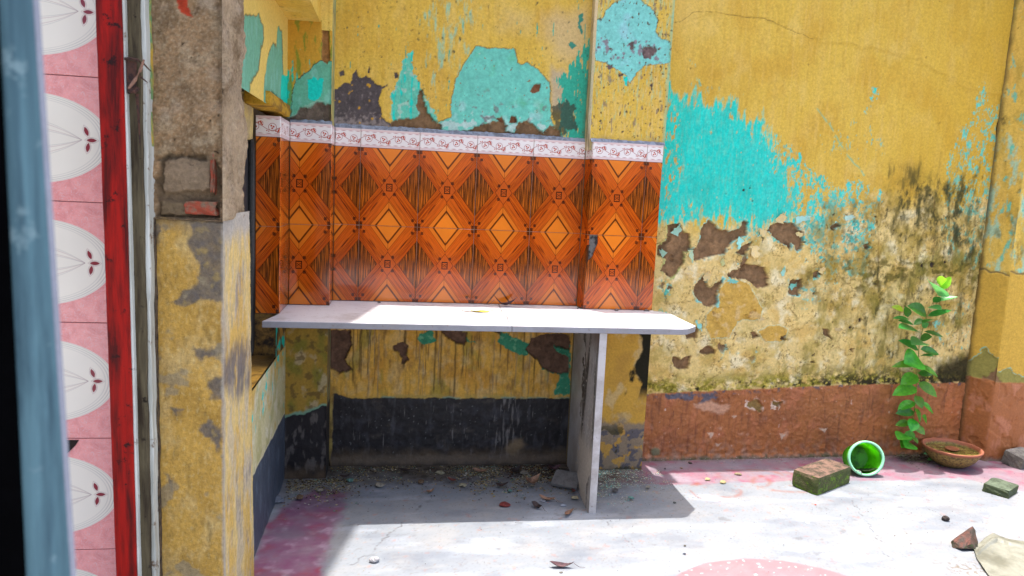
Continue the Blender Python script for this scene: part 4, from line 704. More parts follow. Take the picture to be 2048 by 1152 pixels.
# upper bare render: front, cut back where the bricks show
RB = c(160, 128, 92)
def bare(p, seed):
    p.paint(.8*sst(-.1, .3, p.N(7, 7, 5, seed)), c(124, 100, 72)); p.paint(.6*sst(.05, .3, p.N(16, 16, 5, seed+1)), c(172, 150, 118)); p.paint(.7*sst(.1, .6, p.N(40, 30, 6, seed+2, .65)), c(92, 72, 50)); p.paint(.4*sst(.1, .6, p.N(16, 16, 5, seed+3)), c(184, 168, 146))
    p.h += .016*p.N(6, 6, 5, seed+4)+.006*p.N(28, 22, 5, seed+5, .6)+.0016*p.N(90, 90, 3, seed+6); p.paint(sst(.60, .66, p.N(50, 50, 3, seed+7)), c(50, 40, 30), h=-.005); p.paint(.45*sst(-.1, .5, p.N(120, 120, 3, seed+8)), c(96, 76, 54)); p.paint(.4*sst(.0, .5, p.N(150, 150, 3, seed+9)), c(190, 172, 140))
x2 = on_y(290, 200, PY)[0]
p = Panel((x2, PY-.004, zst-.005), (1, 0, 0), (0, 0, 1), PX-x2, 1.95-zst, .0028, RB); bare(p, 640)
d = p.sd([(316, 312), (345, 306), (405, 306), (428, 318), (436, 395), (436, 438), (316, 438), (312, 395)], warp=.012, ws=20, seed=650); p.h -= .022*sst(.010, -.006, d); p.paint(.8*sst(.006, -.004, d), c(112, 94, 72)); gl = p.sd([(326, 318), (418, 316), (420, 384), (326, 382)], warp=.006, ws=22, seed=658); p.h += .014*sst(.004, -.004, gl); p.paint(.8*sst(.002, -.003, gl), c(146, 124, 98), .25); gl = p.sd([(320, 404), (372, 402), (374, 432), (320, 430)], warp=.005, ws=22, seed=659); p.h += .012*sst(.004, -.004, gl); p.paint(.7*sst(.002, -.003, gl), c(118, 100, 74), .2)
d = p.sd([(345, -30), (352, 0), (360, 20), (385, 34), (375, 10), (366, -30)], warp=.006, ws=22, seed=652); p.paint(sst(.001, -.002, d), c(176, 62, 34), .3)
m = sst(.035, .0, p.lu-p.U+.01*p.N(9, 9, 4, 653)); p.h -= .014*m
p.paint(.85*sst(.016, .004, p.U+.006*p.N(14, 14, 4, 654)), c(150, 160, 120)); p.paint(.9*sst(.010, .0, p.U+.008*p.N(9, 5, 4, 655))*sst(-.1, .1, p.N(5, 3, 3, 656)), c(84, 148, 98))
p.build('render_coat', M_ROUGH, pil, fade=.004)
p = Panel((PX, PY-.004, zst-.005), (0, 1, 0), (0, 0, 1), .275, 1.95-zst, .003, c(160, 138, 112)); bare(p, 660); p.paint(.6*sst(-.2, .3, p.N(5, 5, 5, 668)), c(196, 172, 140)); p.h += .01*p.N(5, 9, 5, 669); p.build('render_coat', M_ROUGH, pil, fade=.006, keep=lambda U, V: U < .258+.010*fbm(V*16, V*0+1., 5, 5, .6))
M_BRK = flat_mat('old_red_brick', c(158, 70, 46), .9, .3, 45, .9, .005, c(128, 104, 82)); M_BRKG = flat_mat('mortar_smeared_brick', c(138, 118, 94), .9, .2, 40, .9, .005, c(104, 86, 66))
mesh_obj('core', *box(xl_+.02, -.03, PY+.06, PY+.24, -.02, 1.96), M_BRKG, pil)
def rough_block(name, root, cen, dim, mat, seed, amp=.05, rot=0, sub=5, tilt=0, label=None):
    bm = bmesh.new(); bmesh.ops.create_cube(bm, size=1); bmesh.ops.subdivide_edges(bm, edges=bm.edges[:], cuts=sub, use_grid_fill=True)
    R_ = Matrix.Rotation(rot, 3, 'Z') @ Matrix.Rotation(tilt, 3, 'X'); rs = np.random.RandomState(seed)
    for v in bm.verts:
        q = v.co.copy(); k = max(abs(q.x), abs(q.y), abs(q.z)); 
        e_ = sorted([abs(q.x), abs(q.y), abs(q.z)]); rnd = 1-.022*max(0, (e_[1]-.42)/.08)-.022*max(0, (e_[0]-.42)/.08)
        nz = fbm(np.array([q.x*2.3+seed+q.z*1.7]), np.array([q.y*2.3-q.z*2.1+seed*.37]), 4, seed % 50)[0]
        q = q*rnd*(1+amp*nz); v.co = R_ @ Vector((q.x*dim[0], q.y*dim[1], q.z*dim[2]))
    me = bpy.data.meshes.new(name); bm.to_mesh(me); bm.free(); me.materials.append(mat); me.polygons.foreach_set('use_smooth', [False]*len(me.polygons))
    o = bpy.data.objects.new(name, me); link(o); b = root.matrix_basis.translation if root else Vector((0, 0, 0)); o.location = Vector(cen)-b
    if root: o.parent = root
    if label: o['label'] = label
    return o
for (ua, va, ub, vb, mt, lb) in ((330, 322, 414, 378, M_BRKG, 'large mortar-smeared brick'), (324, 406, 368, 426, M_BRKG, 'grey broken brick'), (368, 402, 431, 431, M_BRK, 'red broken brick')):
    a = on_y(ua, va, PY); b = on_y(ub, vb, PY); rough_block('brick', pil, ((a[0]+b[0])/2, PY+.034+(.006 if mt is M_BRKG else 0), (a[2]+b[2])/2), (abs(b[0]-a[0]), .06, abs(a[2]-b[2])), mt, ua, .12 if mt is M_BRKG else .30, label=lb)
a = on_y(424, 345, PY); rough_block('brick', pil, (a[0], PY+.028, a[2]), (.010, .05, .085), M_BRK, 9, .5, label='thin red brick edge')

# ================================================================ DOOR FRAME and pink tiled wall
fr = thing('door_frame', (xl_-.08, -1.40, 0), 'old timber door frame, red painted post beside a weathered grey one', 'door frame')
def red_mat(name, c1, c2, c3, rough=.45):
    m, nt, b = newmat(name); v = objvec(nt); x, y, z = sep(nt, v)
    n1 = noise(nt, comb(nt, x*40, y*40, z*4), 1., 6, .65, .3); n2 = noise(nt, comb(nt, x*160, y*160, z*9), 1., 5, .6); n3 = noise(nt, v, 30, 5, .7)
    cc = mix(nt, ((n1-.42)*5).max(0).min(1), c1, c2); cc = mix(nt, ((n3-.60)*14).max(0).min(1), cc, c3); cc = mulcol(nt, cc, (n2-.5)*.7+1.)
    nt.links.new(cc, b.inputs['Base Color']); b.inputs['Roughness'].default_value = rough; b.inputs['Specular IOR Level'].default_value = .18; bump(nt, b, n1+n2*.7, .5, .003); return m
M_RED = red_mat('flaking_red_paint', c(160, 18, 6, .88), c(80, 12, 6, .88), c(44, 14, 10, .8)); M_WOOD = red_mat('weathered_timber', c(98, 88, 66), c(56, 46, 34), c(36, 28, 20), .85); M_WHT = red_mat('old_white_paint', c(206, 208, 200), c(176, 176, 164), c(120, 100, 80), .6)
def post(name, root, ut0, ut1, ub0, ub1, y0, y1, mat, seed=0, wob=.0012, zt_=1.95):
    """upright between measured edge points at photo top (v=0) and bottom (v=1152)"""
    V = []; n = 60; T = np.linspace(0, 1, n)
    A0, A1, B0, B1 = on_y(ub0, 1152, y0), on_y(ub1, 1152, y0), on_y(ut0, 0, y0), on_y(ut1, 0, y0); zb, zt0 = A0[2], B0[2]
    for i, t in enumerate(np.linspace(-.02, zt_, n)):
        k = (t-zb)/(zt0-zb); w1 = wob*fbm(np.array([t*14+seed]), np.array([.5]), 4, seed)[0]; w2 = wob*fbm(np.array([t*14-seed]), np.array([3.5]), 4, seed+2)[0]
        a = A0[0]+(B0[0]-A0[0])*k+w1; b = A1[0]+(B1[0]-A1[0])*k+w2; V += [(a, y0, t), (b, y0, t), (b, y1, t), (a, y1, t)]
    Fc = [((i*4+k), (i*4+(k+1) % 4), (i+1)*4+(k+1) % 4, (i+1)*4+k) for i in range(n-1) for k in range(4)]+[(3, 2, 1, 0), tuple((n-1)*4+k for k in range(4))]
    return bevel(mesh_obj(name, V, Fc, mat, root), .002, 2)
post('red_post', fr, 190, 243, 232, 274, -1.42, -1.33, M_RED, 1)
post('white_edge', fr, 243, 248, 274, 279, -1.417, -1.33, M_WHT, 2, .001)
post('grey_post', fr, 246, 279, 277, 302, -1.40, -1.33, M_WOOD, 3, .003)
post('white_reveal', fr, 277, 290, 301, 311, -1.39, -1.33, M_WHT, 4, .003)
post('mortar_joint', fr, 286, 300, 309, 322, -1.360, -1.30, flat_mat('crumbly_joint', c(96, 80, 60), .95, .4, 60, .9, .006, c(44, 34, 26)), 5, .004, zst)
o = post('green_edge', fr, 287, 300, 300, 312, -1.362, -1.30, flat_mat('green_yellow_edge', c(96, 150, 100), .8, .4, 16, .5, .002, c(196, 160, 60)), 6, .003)
for v in o.data.vertices: v.co.z = max(v.co.z, zst-.02)
# rusty strike bracket with bent nails
M_RUST = flat_mat('rusty_iron', c(84, 52, 38), .85, .4, 90, .6, .002, c(44, 28, 24)); yb = -1.425
br = thing('rusty_bracket', tuple(on_y(270, 150, yb)), 'rusty iron latch bracket with bent nails on the weathered post', 'bracket')
P_ = lambda u_, v_, dy=0.: on_y(u_, v_, yb+dy)
V, Fc = tube([P_(249, 118), P_(262, 117), P_(276, 120)], .0035, 6); mesh_obj('hasp', V, Fc, M_RUST, br)
V = []; 
for u_, v_ in ((252, 120), (274, 124), (272, 186), (255, 188)): V.append(P_(u_, v_, .004)); 
for u_, v_ in ((252, 120), (274, 124), (272, 186), (255, 188)): V.append(P_(u_, v_, .018))
mesh_obj('plate', V, [(0, 3, 2, 1), (4, 5, 6, 7), (0, 1, 5, 4), (1, 2, 6, 5), (2, 3, 7, 6), (3, 0, 4, 7)], M_RUST, br)
V, Fc = tube([P_(288, 119, -.02), P_(281, 140, -.02), P_(270, 160, -.016), P_(257, 178, -.012)], [.002, .0035, .004, .0025], 6); mesh_obj('bent_strap', V, Fc, flat_mat('dry_rust', c(150, 112, 92), .9, .3, 90), br)
for a_, b_ in (((286, 126), (302, 143)), ((279, 152), (295, 165)), ((276, 120), (286, 130))):
    V, Fc = tube([P_(*a_, -.018), P_(*b_, -.008)], [.0022, .0012], 6); mesh_obj('nail', V, Fc, M_RUST, br)
V, Fc = tube([P_(258, 178, -.01), P_(270, 184, -.012), P_(276, 176, -.006)], .005, 6); mesh_obj('plate_lip', V, Fc, M_RUST, br)
V, Fc = tube([P_(274, 188, .012), P_(277, 230, .010), P_(280, 290, .018)], [.004, .003, .001], 6); mesh_obj('rust_flake', V, Fc, M_RUST, br)

# pink wall
YPK = -1.30
def pink_mat(hh, ww):
    m, nt, b = newmat('pink_oval_wall_tile'); v = objvec(nt); x, y, z = sep(nt, v)
    cream = c(238, 228, 208, .92); pink = c(240, 160, 152, .95); g = c(150, 142, 138); rd = c(150, 54, 62)
    nz = noise(nt, v, 22, 5, .6, 2.0); nw = noise(nt, v, 46, 3, .5, 4.5)
    pk = mix(nt, ((nz-.4)*3).max(0).min(1), pink, c(226, 136, 132)); pk = mix(nt, ((nw-.5).abs()).lt(.012, .010)*.75, pk, c(236, 206, 200))
    # oval: pointed lens from two arcs
    a = .178; bb = hh*.36; q = ((x/a)*(x/a)+(z/bb)*(z/bb)).sqrt()
    col = mix(nt, q.lt(1., .004), pk, cream)
    for r_, k in ((.985, .35), (.95, .5), (.91, .45), (.87, .3)): col = mix(nt, ((q-r_).abs()).lt(.006, .006)*k, col, g)
    zi = z.abs(); ln = 1-(x+.02)*(x+.02)/(.135*.135)
    for sc_, cc_ in ((.046, g), (.040, rd), (.026, rd), (.021, g)):
        edge = (zi-ln.max(0)*sc_).abs().lt(.0005, .0007)*ln._m('GREATER_THAN', 0.)
        col = mix(nt, edge*.5, col, cc_)
    def petal(cx_, cz_, ang, L, W_):
        dx = x-cx_; dz = z-cz_; u_ = dx*math.cos(ang)+dz*math.sin(ang); v_ = dz*math.cos(ang)-dx*math.sin(ang)
        return (v_.abs()-(1-(u_/L)*(u_/L)).max(0)*W_)
    for (cx_, cz_, an) in ((.137, 0., 0.), (.1255, .0205, 1.9), (.128, -.0175, -1.75)):
        pt = petal(cx_, cz_, an, .0125, .0052); ok = ((x-cx_)*(x-cx_)+(z-cz_)*(z-cz_)).sqrt().lt(.0125, .0005)
        col = mix(nt, pt.lt(-.0004, .0005)*ok, col, c(140, 34, 46))
        pt2 = petal(cx_, cz_, an, .0165, .0072); ok2 = ((x-cx_)*(x-cx_)+(z-cz_)*(z-cz_)).sqrt().lt(.0165, .0005); col = mix(nt, (pt2+.0004).abs().lt(.0005, .0004)*ok2*.6, col, rd)
    sp = noise(nt, v, 70, 2, .5); col = mix(nt, ((sp-.76)*20).max(0).min(.8), col, c(100, 70, 60))
    nt.links.new(mulcol(nt, col, noise(nt, v, 6, 3)*.2+.9), b.inputs['Base Color']); b.inputs['Roughness'].default_value = .22; return m
zs_ = [on_y(150, v_, YPK)[2] for v_ in (152, 405, 647, 878, 1100)]; hh = float(-np.mean(np.diff(zs_))); ww = .40
pk = thing('pink_tiled_wall', (on_y(150, 600, YPK)[0], YPK, 0), 'pink marbled wall tiles with cream ovals and small red petals behind the red post', 'wall')
M_PK = pink_mat(hh, ww); xc = on_y(60, 280, YPK)[0]
for i in range(-3, 7):
    z1 = zs_[0]-hh*i; 
    if z1-hh > 2.2 or z1 < -.05: continue
    for k in range(2): put_tile(pk, 'wall_tile', (xc-k*ww, YPK, z1-hh/2), 0, -ww/2+G, ww/2-G, -hh/2+G, hh/2-G, M_PK)
mesh_obj('grout', *box(xc-1.5*ww, xc+ww/2, YPK+.003, YPK+.03, -.02, 2.4), flat_mat('dark_grout', c(120, 80, 76), .9), pk)
# chipped hole
a = [on_y(u_, v_, YPK-.0015) for u_, v_ in ((128, 880), (158, 880), (150, 892), (140, 902), (130, 912))]
V = [tuple(q) for q in a]; o = mesh_obj('chipped_hole', V, [tuple(range(5))[::-1]], flat_mat('hole_dark', c(40, 30, 24), .95), pk)

# near post at far left (out of focus) and dark door edge
def lean_box(name, u0, u1, w0, w1, y0, y1, mat, root):
    V = []
    for yy in (y0, y1):
        for (u_, v_) in ((w0, 1500), (w1, 1500), (u1, -350), (u0, -350)):
            q = on_y(u_, v_, y0); V.append((q[0], yy, q[2]))
    return mesh_obj(name, V, [(0, 1, 2, 3), (7, 6, 5, 4), (0, 4, 5, 1), (1, 5, 6, 2), (2, 6, 7, 3), (3, 7, 4, 0)], mat, root)
npst = thing('blue_grey_post', (on_y(90, 900, -2.72)[0], -2.72, 0), 'blurred blue-grey painted gate post close to the camera at far left', 'post')
M_BLUE = red_mat('blue_grey_paint', c(92, 126, 136), c(60, 86, 98), c(120, 146, 152), .6)
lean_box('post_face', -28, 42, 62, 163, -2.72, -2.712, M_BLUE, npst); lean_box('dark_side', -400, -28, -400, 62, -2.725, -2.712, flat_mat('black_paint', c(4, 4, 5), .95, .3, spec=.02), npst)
lean_box('white_edge', 43, 47, 164, 167, -2.7195, -2.713, flat_mat('pale_lit_edge', c(150, 154, 168), .6, .1), npst)  # added pale strip: light on the post's right edge put in as colour

# ================================================================ overhead slab that shades the left part of the yard
def roof():
    z = 5.0; sh = SUN*(z/SUN.z)
    a = np.array([.292, -.6])+np.array([sh.x, sh.y]); b = np.array([.22, -.94])+np.array([sh.x, sh.y]); d = (a-b)/np.linalg.norm(a-b)
    p1 = a+d*1.6; p0 = b-d*3.0
    V = [(p0[0], p0[1], z), (p1[0], p1[1], z), (-4, p1[1], z), (-4, p0[1], z)]; V += [(q[0], q[1], z+.12) for q in V]
    return mesh_obj('roof_slab', V, [(0, 1, 2, 3), (7, 6, 5, 4), (0, 4, 5, 1), (1, 5, 6, 2), (2, 6, 7, 3), (3, 7, 4, 0)], flat_mat('roof_concrete', c(190, 186, 176), .9))
tag(roof(), 'concrete roof slab of the left building, high above the door frame', 'roof')
# backs of the walls so nothing leaks through
M_BACK = flat_mat('bare_masonry', c(160, 140, 110), .9, .3, 10)
mesh_obj('wall_core', *box(-.6, 4.6, .22, .34, -.02, WTOP), M_BACK, rw); mesh_obj('coping', *box(1.235, 4.6, -.062, .34, WTOP, WTOP+.05), M_BACK, rw) if False else None
mesh_obj('wall_core', *box(-.60, -.165, -1.28, .2, -.02, 2.4), M_BACK, sw)
for bx in ((1.59, 3.45, .12, .22),): mesh_obj('wall_top', *box(bx[0], bx[1], bx[2]-.06, bx[3], WTOP-.004, WTOP+.03), M_BACK, rw)

# ================================================================ STONE SHELF
ZS = .757
def extrude_poly(pts, z0, z1):
    n = len(pts); V = [(a, b, z0) for a, b in pts]+[(a, b, z1) for a, b in pts]
    return V, [tuple(range(n))[::-1], tuple(range(n, 2*n))]+[(i, (i+1) % n, n+(i+1) % n, n+i) for i in range(n)]
sh = thing('stone_shelf', (.78, -.25, 0), 'white painted stone shelf slab on one upright slab below the orange tiles', 'shelf')
def shelf_mat(name, top, dirt, seed=0.):
    m, nt, b = newmat(name); v = objvec(nt); n1 = noise(nt, v, 7, 6, .65, .5); n2 = noise(nt, v, 60, 5, .7); n3 = noise(nt, v, 18, 5, .7, 1.)
    cc = mix(nt, ((n1-.45)*3).max(0).min(.6), top, dirt); cc = mix(nt, ((n2-.60)*9).max(0).min(.7), cc, c(128, 112, 108)); n5 = noise(nt, v, 4, 6, .7); cc = mix(nt, ((n5-.52)*5).max(0).min(.45), cc, c(150, 140, 132)); cc = mix(nt, ((n3-.66)*9).max(0).min(.6), cc, c(150, 146, 150))
    nt.links.new(cc, b.inputs['Base Color']); b.inputs['Roughness'].default_value = .42; bump(nt, b, n1*.5+n2, .25, .0015); return m
M_SH = shelf_mat('painted_stone_slab', c(212, 212, 216), c(196, 190, 192))
YF = -.525; xck = .868
def arc(cx_, cy_, r, a0, a1, n=7): return [(cx_+r*math.cos(math.radians(a0+(a1-a0)*i/(n-1))), cy_+r*math.sin(math.radians(a0+(a1-a0)*i/(n-1)))) for i in range(n)]
M_SHE = shelf_mat('shaded_slab_edge', c(150, 150, 156), c(122, 120, 124))  # greyer slab colour for the side faces, their shade put into the paint
crk = [(xck+.012, .012), (xck+.006, -.10), (xck-.002, -.2), (xck+.002, -.33), (xck-.010, -.44), (xck-.008, YF)]
L = [(-.052, YF)]+[(x_-.0006, y_) for x_, y_ in crk[::-1]]+[(.148, .009), (.148, -.133), (-.022, -.133), (-.022, -.38)]
Rr = [(x_+.0006, y_) for x_, y_ in crk]+arc(1.535, YF+.05, .05, -90, -42)+arc(1.596, -.438, .03, -42, 10)+[(1.629, -.15), (1.610, -.10), (1.579, -.08), (1.579, -.067), (1.24, -.067), (1.24, .009)]
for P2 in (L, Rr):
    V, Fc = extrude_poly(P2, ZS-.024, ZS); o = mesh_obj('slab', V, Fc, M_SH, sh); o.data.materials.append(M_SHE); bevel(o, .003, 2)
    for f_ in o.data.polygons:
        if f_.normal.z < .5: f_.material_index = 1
M_LEG = shelf_mat('painted_upright_slab', c(196, 192, 190), c(150, 136, 122)); 
LGP = Panel((1.2050, -.517, 0), (.031, .517, 0), (0, 0, 1), .507, ZS-.0245, .004, c(188, 180, 174), .8)
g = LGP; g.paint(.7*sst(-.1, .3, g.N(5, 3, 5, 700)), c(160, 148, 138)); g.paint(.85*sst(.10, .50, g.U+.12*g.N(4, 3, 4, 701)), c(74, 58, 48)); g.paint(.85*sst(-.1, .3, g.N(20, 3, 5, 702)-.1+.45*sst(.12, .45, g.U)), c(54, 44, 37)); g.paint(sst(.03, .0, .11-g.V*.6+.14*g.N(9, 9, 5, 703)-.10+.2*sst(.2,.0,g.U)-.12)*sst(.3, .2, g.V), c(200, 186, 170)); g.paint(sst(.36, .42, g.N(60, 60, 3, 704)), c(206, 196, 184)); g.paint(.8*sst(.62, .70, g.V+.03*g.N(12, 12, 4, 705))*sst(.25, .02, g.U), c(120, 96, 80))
g.h += .0008*g.N(20, 20, 4, 706)
# core of the upright + its mottled left face, darker towards the back, 2 mm proud
up_pts = [(1.2075, -.515), (1.2362, -.515), (1.2362+.028, -.068), (1.2362, -.068), (1.236, -.004), (1.2370, .0)]
up_pts = [(1.2072, -.516), (1.2370, -.516), (1.2470, -.0655), (1.2360, -.0655), (1.2360, .010), (1.2385, .010)][:2]+[(1.2400, -.0655), (1.2362, .008), (1.2345, .008)]
V, Fc = extrude_poly(up_pts, -.002, ZS-.0242); lg = bevel(mesh_obj('upright', V, Fc, M_LEG, sh), .002, 2)
fo = g.build('upright_left_face', M_PL, sh, fade=0)

# ================================================================ LOOSE THINGS
def put(o, label, cat, group=None): return tag(o, label, cat, group)
M_BR = None
def mossy(name, c1, c2, moss, k=.52, sc=26):
    m, nt, b = newmat(name); v = objvec(nt); x, y, z = sep(nt, v); n1 = noise(nt, v, sc, 6, .65); n2 = noise(nt, v, sc*5, 4, .6); n3 = noise(nt, v, sc*1.7, 5, .6, .5)
    cc = mix(nt, ((n1-.42)*6).max(0).min(1), c1, c2); gn = nt.nodes.new('ShaderNodeNewGeometry'); nz_ = sep(nt, gn.outputs['Normal'])[2]; cc = mix(nt, (1-nz_.max(0)*1.3).max(0).min(1)*.85, cc, np.array(moss)*.35+np.array(c2)*.35); cc = mix(nt, ((n3-k+.06-nz_*.25)*14).max(0).min(1), cc, moss); cc = mulcol(nt, cc, (n2-.5)*.9+1.)
    nt.links.new(cc, b.inputs['Base Color']); b.inputs['Roughness'].default_value = .95; bump(nt, b, n1+n2, .8, .005); return m
MOSS = c(96, 124, 26)
def dimpt(*a): return on_floor(*a)
A, B, C3 = on_floor(1593, 972), on_floor(1634, 992), on_floor(1700, 966)
ctr = (A+C3)/2+np.array([.02, .03, 0]); ang = math.atan2(C3[1]-B[1], C3[0]-B[0])
L1 = np.linalg.norm(C3-B); W1 = .125
bc = B+np.array([math.cos(ang), math.sin(ang), 0])*L1/2+np.array([-math.sin(ang), math.cos(ang), 0])*W1/2
put(rough_block('loose_brick', None, (bc[0], bc[1], .040), (L1, W1, .082), mossy('mossy_brick', c(124, 96, 82), c(70, 60, 46), MOSS, .60), 12, .035, ang), 'old mossy clay brick lying on the pink painted strip, left of the green tub', 'brick')
for (u_, v_, L_, W_, H_, an, ti, c1, c2, nm, lb, ct, ms) in ((2000, 984, .135, .105, .042, .55, .02, c(96, 108, 88), c(70, 80, 62), 'paving_piece', 'small square dark green-grey paving block lying flat near the right edge', 'paving block', c(90, 100, 40)),
        (2040, 930, .15, .10, .07, .3, .2, c(150, 146, 136), c(116, 112, 104), 'rubble_lump', 'grey lump of broken cement against the corner column base', 'rubble', c(130, 128, 110))):
    q = on_floor(u_, v_); put(rough_block(nm, None, (q[0], q[1], H_/2-.003), (L_, W_, H_), mossy(nm+'_stone', c1, c2, ms, .62), int(u_), .07, an, 4, ti), lb, ct)
def rock(name, cen, dim, mat, seed, sub=3, amp=.35, rot=0.):
    bm = bmesh.new(); bmesh.ops.create_icosphere(bm, subdivisions=sub, radius=.5); 
    for v in bm.verts:
        q = v.co; nz = fbm(np.array([q.x*3+seed*1.3+q.z*2]), np.array([q.y*3-q.z*2.3+seed*.7]), 4, seed % 60)[0]; q2 = q*(1+amp*nz); q2 = Vector((q2.x*dim[0], q2.y*dim[1], q2.z*dim[2])); v.co = Matrix.Rotation(rot, 3, 'Z') @ q2
    me = bpy.data.meshes.new(name); bm.to_mesh(me); bm.free(); me.materials.append(mat); o = bpy.data.objects.new(name, me); link(o); o.location = cen; return o
q = on_floor(1930, 1095)
bm = bmesh.new(); pts = [(-.052, 0, .0), (.045, -.01, 0), (.058, .03, 0), (-.02, .05, 0), (-.035, -.03, .012), (.02, .01, .058), (.032, .012, .080), (.046, .012, .062), (.052, 0, .02), (-.045, .01, .024), (.0, -.025, .03), (.018, -.03, .008)]
for p_ in pts: bm.verts.new(p_)
bmesh.ops.convex_hull(bm, input=bm.verts[:]); bmesh.ops.subdivide_edges(bm, edges=bm.edges[:], cuts=3, use_grid_fill=True)
for v in bm.verts:
    nz = fbm(np.array([v.co.x*40+v.co.z*30]), np.array([v.co.y*40-v.co.z*20]), 4, 5)[0]; v.co *= 1+.12*nz
me = bpy.data.meshes.new('brick_shard'); bm.to_mesh(me); bm.free(); me.materials.append(mossy('shard_mat', c(112, 72, 62), c(76, 66, 60), c(66, 80, 40), .56, 40)); o = bpy.data.objects.new('brick_shard', me); link(o); o.location = (q[0], q[1], 0)
put(o, 'pointed dark reddish brick shard standing beside the creased sheet', 'brick shard')
q = on_floor(1891, 1041); put(rock('dark_stone', (q[0], q[1], .009), (.030, .026, .022), flat_mat('dark_stone_mat', c(60, 52, 50), .9, .4, 60), 3), 'small round black stone alone on the white floor, above the brick shard', 'stone')
q = on_floor(748, 1124); put(rock('pale_stone', (q[0], q[1], .008), (.034, .024, .020), flat_mat('pale_stone_mat', c(176, 174, 176), .9, .3, 60), 8), 'small pale grey pebble on the sunlit floor near a crack, lower left', 'stone')
q = on_floor(1133, 978); o = rough_block('broken_slab_piece', None, (q[0], q[1]+.02, .035), (.115, .085, .016), flat_mat('slab_chip_mat', c(120, 116, 112), .9, .3, 50), 17, .12, -.5, 3, .45); put(o, 'flat grey piece of broken slab leaning in the dirt left of the upright', 'slab piece')
q = on_floor(180+0, 0) if False else None
for (u_, v_, s_, cc_, lb, nm) in ((1009, 1012, .042, c(120, 50, 46), 'reddish flat chip on the shaded floor under the shelf', 'brick_chip'), (1085, 1003, .024, c(150, 152, 158), 'small bluish pebble left of the crumpled leaf by the upright', 'pebble'), (1127, 1012, .022, c(160, 168, 180), 'tiny pale blue-grey cube of rubble at the foot of the upright', 'pebble'),
        (1476, 950, .030, c(146, 130, 104), 'largest tan flake in the cluster on the pink strip', 'plaster_flake'), (1446, 966, .030, c(170, 156, 112), 'long yellowish flake below the cluster on the pink strip', 'plaster_flake'), (1415, 960, .026, c(176, 164, 120), 'yellowish flake left of the long flake on the pink strip', 'plaster_flake'),
        (1380, 927, .022, c(78, 66, 62), 'dark chip close to the skirting right of the pilaster', 'pebble'), (1363, 937, .014, c(150, 120, 100), 'light brown chip just below the dark chip near the skirting', 'pebble'), (1330, 938, .011, c(70, 56, 54), 'tiny dark chip beside the shelf shadow tip', 'pebble'), (1615, 1046, .014, c(240, 240, 240), 'white chip on the white floor below the mossy brick', 'plaster_flake'),
        (1631, 1010, .010, c(200, 80, 66), 'tiny red chip below the mossy brick', 'brick_chip'), (1369, 1108, .010, c(70, 76, 90), 'dark blue-grey pebble above the pink disc', 'pebble'), (1370, 1092, .010, c(90, 86, 76), 'thin brown sliver above the dark blue-grey pebble', 'pebble'), (1349, 1006, .014, c(96, 100, 96), 'flat grey chip inside the rounded tip of the shelf shadow', 'pebble'),
        (555, 1003, .055, c(120, 126, 136), 'blue-grey flat rubble chunk in the left corner under the shelf', 'rubble'), (1122, 1146, .012, c(110, 104, 96), 'grey pebble touching the curled leaf at the bottom', 'pebble')):
    q = on_floor(u_, v_); put(rock(nm, (q[0], q[1], s_*.16), (s_*1.15, s_*.85, s_*.4), flat_mat(nm+'_mat', cc_, .9, .3, 80), int(u_) % 53, 2, .5, u_*.7), lb, ct := {'brick_chip': 'brick chip', 'pebble': 'pebble', 'plaster_flake': 'plaster flake', 'rubble': 'rubble'}[nm])

for (u_, v_, s_, lb) in ((1232, 621, .022, 'small grey chip on the shelf at the foot of the right pilaster tiles'), (1292, 622, .020, 'small grey chip on the shelf near the outer corner of the tiles'), (1155, 617, .014, 'tiny grey chip on the shelf in the inner corner of the recess'), (758, 605, .014, 'tiny dark chip on the shelf against the recess tiles, left part')):
    q = on_floor(u_, v_, ZS); put(rock('shelf_chip', (q[0], q[1]-.006, ZS+s_*.18), (s_*1.2, s_*.8, s_*.5), flat_mat('shelf_chip_mat', c(120, 112, 108), .9, .3, 80), int(u_) % 41, 2, .5, u_*.7), lb, 'chip')
rsd = np.random.RandomState(77)
lump_lb = ['grey lump in the crumbs just right of the narrow left pilaster foot', 'brown lump below the left third of the black band', 'pale lump at the front edge of the crumbs left of the slab crack', 'dark grey lump behind the middle of the crumb heap', 'greenish lump near the red chip under the shelf',
 'grey lump behind the crumpled tan leaf', 'brown lump between the crumpled leaf and the leaning slab piece', 'pale lump just in front of the leaning slab piece', 'dark lump deep in the corner behind the leaning slab piece', 'greenish lump at the foot of the narrow left pilaster corner',
 'grey lump at the top of the magenta stain', 'brown lump beside the blue skirting in the left corner', 'pale lump close to the black band near its middle', 'dark lump just right of the upright slab', 'greenish lump second to the right of the upright slab', 'grey lump furthest right of the upright, below the pilaster']
spots_ = [(760, 975), (842, 968), (925, 975), (985, 958), (1020, 985), (1048, 950), (1100, 965), (1150, 1000), (1090, 940), (700, 965), (640, 985), (600, 1000), (880, 950), (1230, 985), (1262, 1000), (1296, 978)]
for n_, (u_, v_) in enumerate(spots_):
    q = on_floor(u_, v_); s_ = rsd.uniform(.014, .034); cc_ = [c(150, 142, 126), c(120, 96, 72), c(170, 160, 130), c(96, 90, 86), c(110, 150, 138)][n_ % 5]
    o = rock('plaster_lump', (q[0], q[1], s_*.22+.006), (s_*1.3, s_, s_*.5), flat_mat('lump_mat', cc_, .95, .35, 70, .6, .003), n_+5, 2, .6, n_*1.3)
    tag(o, lump_lb[n_], 'plaster lump', 'broken plaster lumps under the shelf')
